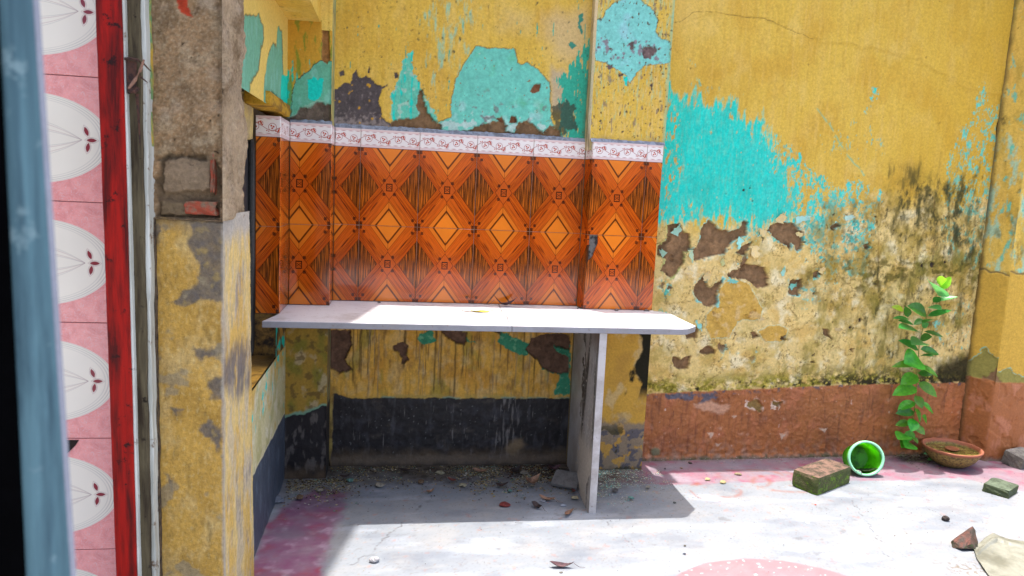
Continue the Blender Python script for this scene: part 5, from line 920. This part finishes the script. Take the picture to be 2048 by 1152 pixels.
# crumbs: uncountable chips of plaster and dirt
def crumbs(name, label, spots, n, smin, smax, cols, seed, flat=.5):
    rs = np.random.RandomState(seed); V = []; Fc = []; CI = []
    base = np.array([(1, 0, 0), (0, 1, 0), (-1, 0, 0), (0, -1, 0), (0, 0, 1), (0, 0, -.4)], float); F8 = [(0, 1, 4), (1, 2, 4), (2, 3, 4), (3, 0, 4), (1, 0, 5), (2, 1, 5), (3, 2, 5), (0, 3, 5)]
    i = 0
    while i < n:
        x0, x1, y0, y1, wgt = spots[rs.choice(len(spots), p=np.array([s_[4] for s_ in spots])/sum(s_[4] for s_ in spots))]
        t = rs.rand(); x_ = x0+(x1-x0)*rs.rand(); y_ = y1-(y1-y0)*abs(rs.randn())*.42
        if y_ < y0-.12: continue
        if n > 3000 and fbm(np.array([x_*9.]), np.array([y_*15.]), 4, seed)[0] < rs.uniform(-.35, .25): continue
        if 1.195 < x_ < 1.245 and y_ > -.53: continue
        if x_ < 1.58 and x_ > 1.2 and y_ > -.07: continue
        if x_ < .15 and y_ > -.135: continue
        s_ = smin+(smax-smin)*rs.rand()**3; a = rs.rand()*6.28; R_ = np.array([[math.cos(a), -math.sin(a), 0], [math.sin(a), math.cos(a), 0], [0, 0, 1]])
        q = (base*(1+.5*(rs.rand(6, 1)-.5))*np.array([s_, s_*.75, s_*flat])) @ R_.T; zz = .003+.004*max(0, 1+(y_-.0)/.2)
        k = len(V)*1; V += [tuple(p_+np.array([x_, y_, zz])) for p_ in q]; Fc += [tuple(j+k for j in f) for f in F8]; CI += [rs.randint(len(cols))]*6; i += 1
    me = bpy.data.meshes.new(name); me.from_pydata(V, [], Fc); a = me.attributes.new('Col', 'FLOAT_COLOR', 'POINT'); cc_ = np.array(cols)[CI]; a.data.foreach_set('color', np.concatenate([cc_, np.full((len(cc_), 1), .9)], 1).astype(np.float32).ravel())
    me.materials.append(M_PL); o = bpy.data.objects.new(name, me); link(o); return tag(o, label, kind='stuff')
mixc = [c(170, 156, 120), c(126, 108, 76), c(156, 134, 74), c(96, 84, 66), c(104, 138, 122), c(76, 62, 48), c(176, 170, 156), c(54, 44, 34), c(60, 48, 36), c(140, 124, 96)]
crumbs('plaster_crumbs', 'fallen plaster crumbs, paint flakes and dirt heaped along the wall foot under the shelf', [(.02, 1.2, -.30, .0, 3), (.75, 1.2, -.36, -.02, 2.4), (.0, .3, -.42, -.14, .8)], 8500, .0015, .0065, mixc, 1)
crumbs('plaster_crumbs', 'pale teal-tinted crumbs scattered right of the shelf upright', [(1.245, 1.42, -.42, -.075, 3), (1.25, 1.66, -.36, -.07, 2)], 4200, .0014, .0042, [c(206, 206, 190), c(120, 190, 176), c(150, 150, 120), c(110, 104, 90), c(190, 180, 140)], 2)
crumbs('floor_grit', 'sparse dark and pale grit sprinkled over the white cement floor', [(.3, 3.9, -1.6, .02, 1)], 2200, .001, .0032, [c(90, 80, 76), c(60, 56, 60), c(200, 120, 100), c(150, 140, 120), c(80, 90, 110)], 3)
crumbs('floor_grit', 'fine grit gathered along the foot of the rust-brown skirting', [(1.6, 3.35, -.02, .07, 1)], 1300, .001, .0036, [c(150, 140, 120), c(90, 84, 76), c(196, 190, 170), c(90, 96, 60)], 4)

crumbs('leaf_litter', 'dark leaf mould and soil heaped in the inner corner left of the upright', [(.93, 1.19, -.17, -.01, 1)], 1500, .002, .010, [c(44, 34, 28), c(62, 46, 36), c(84, 62, 46), c(34, 28, 24), c(104, 80, 58)], 6, .35)
crumbs('leaf_litter', 'dark soil and litter around the root of the sapling', [(2.98, 3.24, -.07, .08, 1)], 700, .0015, .008, [c(60, 48, 38), c(84, 76, 56), c(110, 104, 84), c(44, 38, 32), c(120, 130, 90)], 7, .4)
crumbs('leaf_litter', 'brown soil crumbs in the left corner below the narrow pilaster', [(-.01, .26, -.24, -.135, 1)], 600, .002, .008, [c(84, 70, 50), c(120, 104, 74), c(60, 48, 36), c(150, 140, 110)], 8, .4)
# dry leaves
def leaf_mesh(name, L, W, curl, fold, seed, wav=.1, n=9, th=.0006):
    rs = np.random.RandomState(seed); V = []; Fc = []; ph = rs.rand(3)*6
    xs = np.linspace(0, 1, n); m = 5
    for i, t in enumerate(xs):
        wd = W/2*max(.02, math.sin(math.pi*min(1, t*1.02)**.8)**.85)
        z0 = curl*L*(t-.5)**2*2
        for j in range(m):
            s_ = (j-(m-1)/2)/((m-1)/2); V.append((L*(t-.5), wd*s_*(1-.25*abs(fold)), z0+fold*abs(s_)**1.3*wd+wav*W*.5*math.sin(t*9+ph[0]+s_*2)*abs(s_)))
    for i in range(n-1):
        for j in range(m-1): Fc.append((i*m+j, i*m+j+1, (i+1)*m+j+1, (i+1)*m+j))
    k = len(V); V += [(a, b_, z_-th) for a, b_, z_ in V]; Fc += [tuple(q+k for q in f[::-1]) for f in Fc[:]]
    zm = min(v[2] for v in V); V = [(a, b_, z_-zm) for a, b_, z_ in V]
    me = bpy.data.meshes.new(name); me.from_pydata(V, [], Fc); me.polygons.foreach_set('use_smooth', [True]*len(me.polygons)); return me
def leaf_mat(name, c1, c2, rough=.7, trans=0.):
    m, nt, b = newmat(name); v = objvec(nt); x, y, z = sep(nt, v); n1 = noise(nt, v, 60, 5, .6); n2 = noise(nt, v, 300, 3)
    cc = mix(nt, ((n1-.42)*5).max(0).min(1), c1, c2); cc = mix(nt, y.abs().lt(.0008, .0005)*.6, cc, np.array(c2)*1.6); vein = ((y.abs()*.8-x)*130).frac().lt(.12, .1); cc = mix(nt, vein*.25, cc, np.array(c2)*.7)
    nt.links.new(mulcol(nt, cc, (n2-.5)*.6+1.), b.inputs['Base Color']); b.inputs['Roughness'].default_value = rough; bump(nt, b, n1+vein*.2, .4, .002)
    oi = nt.nodes.new('ShaderNodeObjectInfo')
    if trans:
        hs = nt.nodes.new('ShaderNodeHueSaturation'); lk = b.inputs['Base Color'].links[0]; nt.links.new(lk.from_socket, hs.inputs['Color']); nt.links.new(hs.outputs[0], b.inputs['Base Color']); nt.links.new((E(nt, oi.outputs['Random'])*.06+.47).s, hs.inputs['Hue']); nt.links.new((E(nt, oi.outputs['Random'])*.7+.65).s, hs.inputs['Value'])
        t = nt.nodes.new('ShaderNodeBsdfTranslucent'); t.inputs[0].default_value = (*[float(q)*1.5 for q in c1], 1); ms = nt.nodes.new('ShaderNodeMixShader'); ms.inputs[0].default_value = trans
        nt.links.new(b.outputs[0], ms.inputs[1]); nt.links.new(t.outputs[0], ms.inputs[2]); nt.links.new(ms.outputs[0], nt.nodes['Material Output'].inputs[0])
    return m
LB = leaf_mat('purple_brown_leaf', c(96, 62, 66), c(58, 40, 42)); LT = leaf_mat('tan_leaf', c(150, 112, 86), c(104, 78, 60)); LD = leaf_mat('dark_dry_leaf', c(62, 44, 40), c(36, 28, 26)); LR = leaf_mat('red_brown_leaf', c(116, 60, 50), c(80, 46, 42)); LY = leaf_mat('pale_yellow_leaf', c(206, 182, 66), c(186, 160, 60))
for (u_, v_, z, L_, W_, curl, fold, rz, mt, stem, lb, rx) in (
    (1010, 613, ZS, .100, .046, .8, .35, 2.9, LB, 1, 'curled purple-brown leaf on the shelf right of the yellow leaf', .25),
    (996, 604, ZS, .040, .026, 1.2, .8, 1.2, LD, 0, 'small dark upright leaf fragment touching the tiles on the shelf', .9),
    (963, 624, ZS, .092, .040, .1, .08, .05, LY, 1, 'flat pale yellow leaf lying on the shelf near the crack', 0),
    (935, 624, ZS, .060, .010, .2, .3, -.2, LT, 0, 'thin pale stalk-like leaf sliver left of the yellow leaf', 0),
    (1062, 968, .02, .085, .050, .8, .5, .6, LT, 0, 'crumpled tan-brown leaf in the dirt under the shelf', .3),
    (1094, 1002, 0, .070, .026, .6, .7, -.4, LT, 1, 'tan curled leaf in front of the crumpled one under the shelf', .2),
    (1075, 1017, 0, .052, .030, .8, .8, -.9, LD, 1, 'dark shrivelled leaf with a thin stalk left of the upright foot', .2),
    (1136, 1030, 0, .080, .022, .4, 1.0, .85, LT, 1, 'narrow folded tan leaf at the shadow edge beside the upright foot', .3),
    (1003, 972, .012, .060, .028, .5, .3, .2, LD, 0, 'dark leaf lying on the crumbs near the middle under the shelf', .1),
    (1123, 1135, 0, .085, .026, .5, .7, -.12, LB, 1, 'curled purple-brown leaf with long stalk on sunlit floor at the bottom centre', .15),
    (812, 941, .02, .075, .018, .2, .3, -.15, LD, 1, 'long thin dark leaf at the foot of the black skirting', .1),
    (690, 955, .018, .05, .024, .5, .4, .5, LD, 0, 'dark leaf in the left corner crumbs by the narrow pilaster', .1),
    (905, 962, .014, .045, .024, .5, .3, -.5, LR, 0, 'reddish dry leaf on the crumbs below the black skirting', .1),
    (1030, 945, .02, .075, .040, .5, .5, .9, LD, 1, 'large dark leaf on the leaf mould behind the crumpled tan leaf', .2),
    (960, 945, .016, .070, .030, .4, .6, -.3, LT, 0, 'tan leaf on the crumbs under the middle of the shelf, against the wall', .15),
    (1108, 940, .02, .065, .040, .7, .4, .2, LB, 0, 'purple-brown leaf in the dark corner behind the leaning slab piece', .2),
    (1145, 985, .004, .050, .022, .5, .8, 1.4, LR, 1, 'red-brown leaf squeezed against the upright slab', .3),
    (860, 985, .002, .045, .020, .6, .6, .7, LT, 0, 'small tan leaf at the front of the crumbs near the slab crack', .1)):
    q = on_floor(u_, v_, z); r_ = thing('dry_leaf', (q[0], q[1], z+.001), lb, 'leaf', 'dry leaves on the shelf and floor')
    me = leaf_mesh('blade', L_, W_, curl, fold, int(u_)); me.materials.append(mt); o = bpy.data.objects.new('blade', me); link(o); o.parent = r_; o.rotation_euler = (rx, 0, rz); 
    if rx: o.location.z = abs(math.sin(rx))*W_*.4
    if stem:
        dx = math.cos(rz); dy = math.sin(rz); V, Fc = tube([(q[0]+dx*L_*.48, q[1]+dy*L_*.48, z+.004+abs(curl)*L_*.3), (q[0]+dx*L_*.7, q[1]+dy*L_*.7-.004, z+.006), (q[0]+dx*L_*.95, q[1]+dy*L_*.92, z+.003)], [.0009, .0008, .0005], 5); mesh_obj('stalk', V, Fc, mt, r_)

# ---------------------------------------------------------------- green tub
q = on_floor(1742, 962); tubc = hit(1731, 926, (2.66, -.17, 0), (-FW[0], -FW[1], 0))
tb = thing('plastic_tub', (tubc[0], tubc[1]+.05, 0), 'bright green plastic tub tipped on its side with its mouth facing out', 'tub')
m, nt, b = newmat('green_plastic'); v = objvec(nt); nn = noise(nt, v, 18, 5, .7); nn2 = noise(nt, v, 70, 4, .6); cc = mix(nt, ((nn-.5)*5).max(0).min(.75), c(104, 190, 40), c(40, 100, 20)); cc = mix(nt, ((nn2-.6)*10).max(0).min(.8), cc, c(40, 56, 20))
nt.links.new(cc, b.inputs['Base Color']); b.inputs['Roughness'].default_value = .35; t = nt.nodes.new('ShaderNodeBsdfTranslucent'); nt.links.new(mix(nt, ((nn-.5)*4).max(0).min(.8), c(150, 240, 50, 1.), c(60, 130, 20)), t.inputs[0]); ms = nt.nodes.new('ShaderNodeMixShader'); ms.inputs[0].default_value = .55
nt.links.new(b.outputs[0], ms.inputs[1]); nt.links.new(t.outputs[0], ms.inputs[2]); nt.links.new(ms.outputs[0], nt.nodes['Material Output'].inputs[0]); M_GR = m
m, nt, b = newmat('pale_green_rim'); b.inputs['Base Color'].default_value = (*c(150, 222, 176), 1); b.inputs['Roughness'].default_value = .3; M_RIM = m
ax = Vector((-.18, -1, .34)).normalized(); RM = .085
def lathe(prof, n=40, wob=0.):
    V = []; Fc = []
    for i, (r, z) in enumerate(prof):
        for k in range(n):
            a = 2*math.pi*k/n; rr_ = r*(1+wob*math.sin(2*a+.6)); V.append((rr_*math.cos(a), rr_*math.sin(a), z))
    for i in range(len(prof)-1):
        for k in range(n): Fc.append((i*n+k, i*n+(k+1) % n, (i+1)*n+(k+1) % n, (i+1)*n+k))
    return np.array(V), Fc
Q = np.array(ax.to_track_quat('Z', 'Y').to_matrix())
zc = RM*abs(math.cos(math.asin(ax.z)))+.004
C0 = np.array([tubc[0], tubc[1], max(zc, .075)])
V, Fc = lathe([(0, -.115), (.058, -.115), (.060, -.112), (.0665, -.06), (.074, -.003), (.0755, -.003), (.068, -.06), (.0618, -.116), (0, -.1168)], 44, .03); mesh_obj('body', V @ Q.T+C0, Fc, M_GR, tb, True)
V, Fc = lathe([(.0735, -.004), (.0735, .004), (.0765, .007), (.0835, .006), (.0845, -.004), (.0825, -.012), (.0755, -.010), (.0735, -.004)], 44, .03); mesh_obj('rim', V @ Q.T+C0, Fc, M_RIM, tb, True)
Xq, Yq = Q[:, 0], Q[:, 1]
def onrim(u_, v_, r_=.081):  # direction on the rim towards a photo point
    p_ = hit(u_, v_, C0, np.array(ax)); d_ = p_-C0; return C0+d_/np.linalg.norm(d_)*r_
h0, h1 = onrim(1706, 948), onrim(1722, 960); inn = np.array(ax)
V, Fc = tube([h0+inn*.006, h0*.93+C0*.07+inn*.012, (h0*.5+h1*.5)*.9+C0*.1+inn*.012, h1+inn*.006], [.0022]*4, 6); mesh_obj('handle', V, Fc, M_WHT, tb)
rs = np.random.RandomState(4); V = []; Fc = []
dirt = flat_mat('dark_wet_dirt', c(46, 60, 22), .9, .5, 90, .8, .004, c(22, 26, 12))
gx = np.linspace(-1, 1, 22); dn = np.array([0, 0, -1.]); side = np.cross(inn, dn); side /= np.linalg.norm(side); dwn = np.cross(side, inn); dwn *= np.sign(dwn @ dn)
for i, s1 in enumerate(np.linspace(0, 1, 22)):
    for j, s2 in enumerate(gx):
        r_ = .0735-.012*s1; a_ = s2*(.95-.35*s1); nz = fbm(np.array([s1*5]), np.array([s2*5.]), 4, 9)[0]
        lift = .003+.012*(1-s2*s2)*(1-s1*.4)+.005*nz; V.append(C0-inn*(.008+.100*s1)+(dwn*math.cos(a_)+side*math.sin(a_))*(r_-max(.0004, lift)))
Fc = [(i*22+j, i*22+j+1, (i+1)*22+j+1, (i+1)*22+j) for i in range(21) for j in range(21)]; mesh_obj('mud', V, Fc, dirt, tb, True)

# ---------------------------------------------------------------- clay bowl with murky water
bc = hit(1905, 888, (0, -.045, 0), (0, 1, 0)); BR_ = .137; bcx = bc[0]
bw = thing('clay_bowl', (bcx, -.045, 0), 'shallow terracotta bowl of murky water standing in front of the brown skirting', 'bowl')
BO = np.array([bcx, -.045, 0])
def algae(name, c1, c2, c3):
    m, nt, b = newmat(name); v = objvec(nt); n1 = noise(nt, v, 90, 5, .7); n2 = noise(nt, v, 30, 4, .6); x, y, z = sep(nt, v)
    cc = mix(nt, ((n1-.45)*7).max(0).min(1), c1, c2); cc = mix(nt, ((z-.078)*160+(n2-.5)*3).max(0).min(1), cc, c3); nt.links.new(cc, b.inputs['Base Color']); b.inputs['Roughness'].default_value = .7; bump(nt, b, n1, .7, .003); return m
M_CLAY = algae('algae_terracotta', c(150, 128, 66), c(90, 74, 40), c(156, 92, 64))
V, Fc = lathe([(0, .004), (.045, .0), (.062, .004), (.085, .018), (.110, .042), (.127, .068), (.133, .083), (.138, .090), (.137, .096), (.130, .096), (.124, .088), (.118, .066), (.100, .040), (.07, .02), (0, .016)], 56, .012); mesh_obj('bowl_shell', V+BO, Fc, M_CLAY, bw, True)
m, nt, b = newmat('murky_water'); v = objvec(nt); n1 = noise(nt, v, 45, 6, .7); n2 = noise(nt, v, 150, 4, .7); cc = mix(nt, ((n1-.42)*6).max(0).min(1), c(76, 74, 32), c(130, 120, 58)); cc = mix(nt, ((n2-.58)*10).max(0).min(1), cc, c(150, 146, 84)); nt.links.new(cc, b.inputs['Base Color']); b.inputs['Roughness'].default_value = .08; b.inputs['Specular IOR Level'].default_value = .6; bump(nt, b, n2, .15, .001)
V, Fc = lathe([(0, .0735), (.1195, .0735), (.1195, .070), (0, .070)], 48); mesh_obj('water', V+BO, Fc, m, bw)
V, Fc = lathe([(0, .0765), (.026, .078), (.034, .082), (.033, .086), (.026, .083), (0, .081)], 24, .1); mesh_obj('floating_shard', V+BO+np.array([.005, .004, 0]), Fc, flat_mat('shard_clay', c(150, 92, 58), .6, .3, 60), bw, True)

# ---------------------------------------------------------------- sapling
SY = lambda z: .062-.10*z
def reg(x_, y_): return 1750+x_/3.03, 540+y_/3.03
def spt(x_, y_, dy=0.):
    u_, v_ = reg(x_, y_); p_ = on_y(u_, v_, 0.); yy = SY(max(0, p_[2]))+dy; return on_y(u_, v_, yy)
sp = thing('sapling', tuple(on_y(*reg(200, 1078), .055)*np.array([1, 1, 0])), 'young leafy sapling rooted at the wall foot left of the clay bowl', 'plant')
stem_px = [(190, 1085), (205, 1030), (222, 940), (240, 850), (248, 760), (256, 660), (262, 560), (266, 470), (280, 400), (300, 310), (325, 250), (350, 200), (375, 150), (400, 100)]
SP = [spt(*q_) for q_ in stem_px]; V, Fc = tube(SP, list(np.linspace(.0032, .0012, len(SP))), 7); M_STEM = flat_mat('green_brown_stem', c(130, 140, 60), .7, .3, 60); mesh_obj('stem', V, Fc, M_STEM, sp, True)
LG = [leaf_mat('leaf_green_%s' % n_, a_, b_, .32, .3) for n_, a_, b_ in (('deep', c(72, 146, 56), c(52, 118, 46)), ('mid', c(108, 184, 54), c(78, 150, 46)), ('bright', c(170, 216, 60), c(140, 196, 50)), ('pale', c(110, 184, 100), c(84, 156, 84)))]
leaves = [((385,158),(345,60),.60,3),((395,108),(475,42),.30,2),((398,100),(410,28),.42,2),((392,110),(455,62),.3,2),((360,190),(500,152),.22,3),((352,195),(402,165),.5,0),((328,222),(402,238),.45,3),((310,265),(213,212),.38,0),((200,285),(186,220),.55,0),((205,298),(112,286),.26,0),((172,245),(110,218),.3,2),((318,278),(462,243),.24,0),((292,300),(235,330),.4,3),((232,330),(140,305),.28,0),((300,322),(348,296),.5,0),((286,345),(325,322),.5,3),((272,378),(148,344),.36,0),((298,372),(416,398),.26,0),((275,415),(346,404),.5,0),((296,440),(232,436),.5,3),((262,482),(148,424),.34,0),((275,480),(392,508),.36,0),((275,520),(358,522),.5,0),((272,545),(188,556),.80,1),((262,565),(122,570),.16,1),((262,578),(384,642),.42,1),((258,640),(158,688),.52,1),((260,625),(352,632),.36,0),((262,680),(382,762),.40,1),((250,712),(116,745),.36,1),((242,762),(290,838),.55,1),((242,800),(138,842),.42,1),((285,808),(358,868),.42,1),((235,858),(128,868),.28,0),((240,838),(280,925),.55,1),((285,885),(322,932),.5,1),((210,922),(124,940),.36,1),((232,902),(222,978),.6,1),((242,942),(302,998),.45,1),((212,970),(200,1042),.6,1),((190,1002),(142,1022),.5,1),((222,1008),(260,1050),.55,1),((212,1045),(185,1075),.6,1),((190,1045),(165,1070),.5,1)]
rs = np.random.RandomState(11)
def live_leaf(P0, P1, wr, mat, seed, root):
    rs_ = np.random.RandomState(seed); d_ = P1-P0; L_ = np.linalg.norm(d_); d_ /= L_; nrm = np.array([rs_.uniform(-.35, .35), -.55+rs_.uniform(-.2, .2), 1.0 if rs_.rand() < .6 else .45]); sd_ = np.cross(d_, nrm); sd_ /= np.linalg.norm(sd_); up_ = np.cross(sd_, d_)
    if sd_[2]*0+abs(sd_ @ np.array([0, 1, 0])) > .93: sd_ = sd_*.5+np.cross(d_, np.array([0, 1, 0]))*.6; sd_ /= np.linalg.norm(sd_); up_ = np.cross(sd_, d_)
    V = []; n = 7; W_ = L_*wr*.62+.004; droop = rs_.uniform(.02, .14)
    for i in range(n):
        t = i/(n-1); wd = W_*max(.03, math.sin(math.pi*t**.82)**.75)*.82
        for s_ in (-1, -.5, 0, .5, 1): V.append(P0+d_*L_*t+sd_*wd*s_*.95+up_*(wd*.28*abs(s_)-droop*L_*t*t+.0))
    Fc = [(i*5+j, i*5+j+1, (i+1)*5+j+1, (i+1)*5+j) for i in range(n-1) for j in range(4)]
    base = np.array(root.matrix_basis.translation); V = np.array(V); Cc = P0
    me = bpy.data.meshes.new('leaf'); me.from_pydata([tuple(q_-Cc) for q_ in V], [], Fc); me.materials.append(mat); me.polygons.foreach_set('use_smooth', [True]*len(Fc)); o = bpy.data.objects.new('leaf', me); link(o); o.parent = root; o.location = tuple(Cc-base); return o
for i, (p0, p1, wr, mi) in enumerate(leaves):
    A_ = spt(p0[0], p0[1], -.002-.004*(i % 3)); B_ = spt(p1[0], p1[1], rs.uniform(-.085, .006)); live_leaf(A_, B_, wr*1.32, LG[mi], i+3, sp)
sd2 = thing('seedling', tuple(on_floor(1868, 922)), 'tiny seedling with three pale leaves in front of the clay bowl', 'plant')
g0 = lambda u_, v_: on_y(u_, v_, on_floor(1868, 922)[1])
V, Fc = tube([g0(1866, 922), g0(1868, 912), g0(1869, 903)], .0012, 5); mesh_obj('stem', V, Fc, M_STEM, sd2)
for i, (a_, b_, wr) in enumerate((((1869, 903), (1890, 893), .34), ((1868, 905), (1847, 906), .34), ((1870, 912), (1887, 912), .4), ((1867, 916), (1853, 919), .34), ((1869, 904), (1862, 899), .5))): live_leaf(g0(*a_), g0(*b_)+np.array([0, -.006, 0]), wr, LG[3 if i else 3], 60+i, sd2)

# ---------------------------------------------------------------- creased pale sheet at the bottom right
def sheet():
    o0 = on_floor(1946, 1100); V = []; nx, ny = 70, 60
    edge = [on_floor(*q_) for q_ in ((1946, 1098), (1952, 1118), (1965, 1140), (1985, 1165), (2010, 1195))]
    topl = [on_floor(*q_) for q_ in ((1946, 1098), (1968, 1082), (1988, 1071), (2010, 1080), (2048, 1086), (2120, 1090))]
    def interp(P_, t): x_ = np.linspace(0, 1, len(P_)); return np.array([np.interp(t, x_, [p_[k] for p_ in P_]) for k in range(3)])
    for i in range(ny):
        for j in range(nx):
            s_, t_ = j/(nx-1), i/(ny-1); p_ = interp(topl, s_)+interp(edge, t_)-edge[0]
            nz = fbm(np.array([s_*3.5]), np.array([t_*3.]), 4, 21)[0]; cre = .010*math.exp(-((t_-.16-.05*s_)/.05)**2)+.006*math.exp(-((t_-.30)/.04)**2)*s_
            z = .004+max(0, .007*nz+.003)+cre*min(1, s_*4+.2)*1.3+.008*math.exp(-(((s_-.32)/.10)**2+(t_/.14)**2)); V.append((p_[0], p_[1], z))
    Fc = [(i*nx+j, (i+1)*nx+j, (i+1)*nx+j+1, i*nx+j+1) for i in range(ny-1) for j in range(nx-1)]
    o = mesh_obj('creased_sheet', V, Fc, flat_mat('dirty_pale_sheet', c(134, 134, 122), .45, .12, 9, .2, .002, c(104, 104, 92), .3), None, True); m_ = o.modifiers.new('th', 'SOLIDIFY'); m_.thickness = .0012; m_.offset = 1; return o
put(sheet(), 'creased off-white plastic sheet lying on the floor at the bottom right corner', 'sheet')
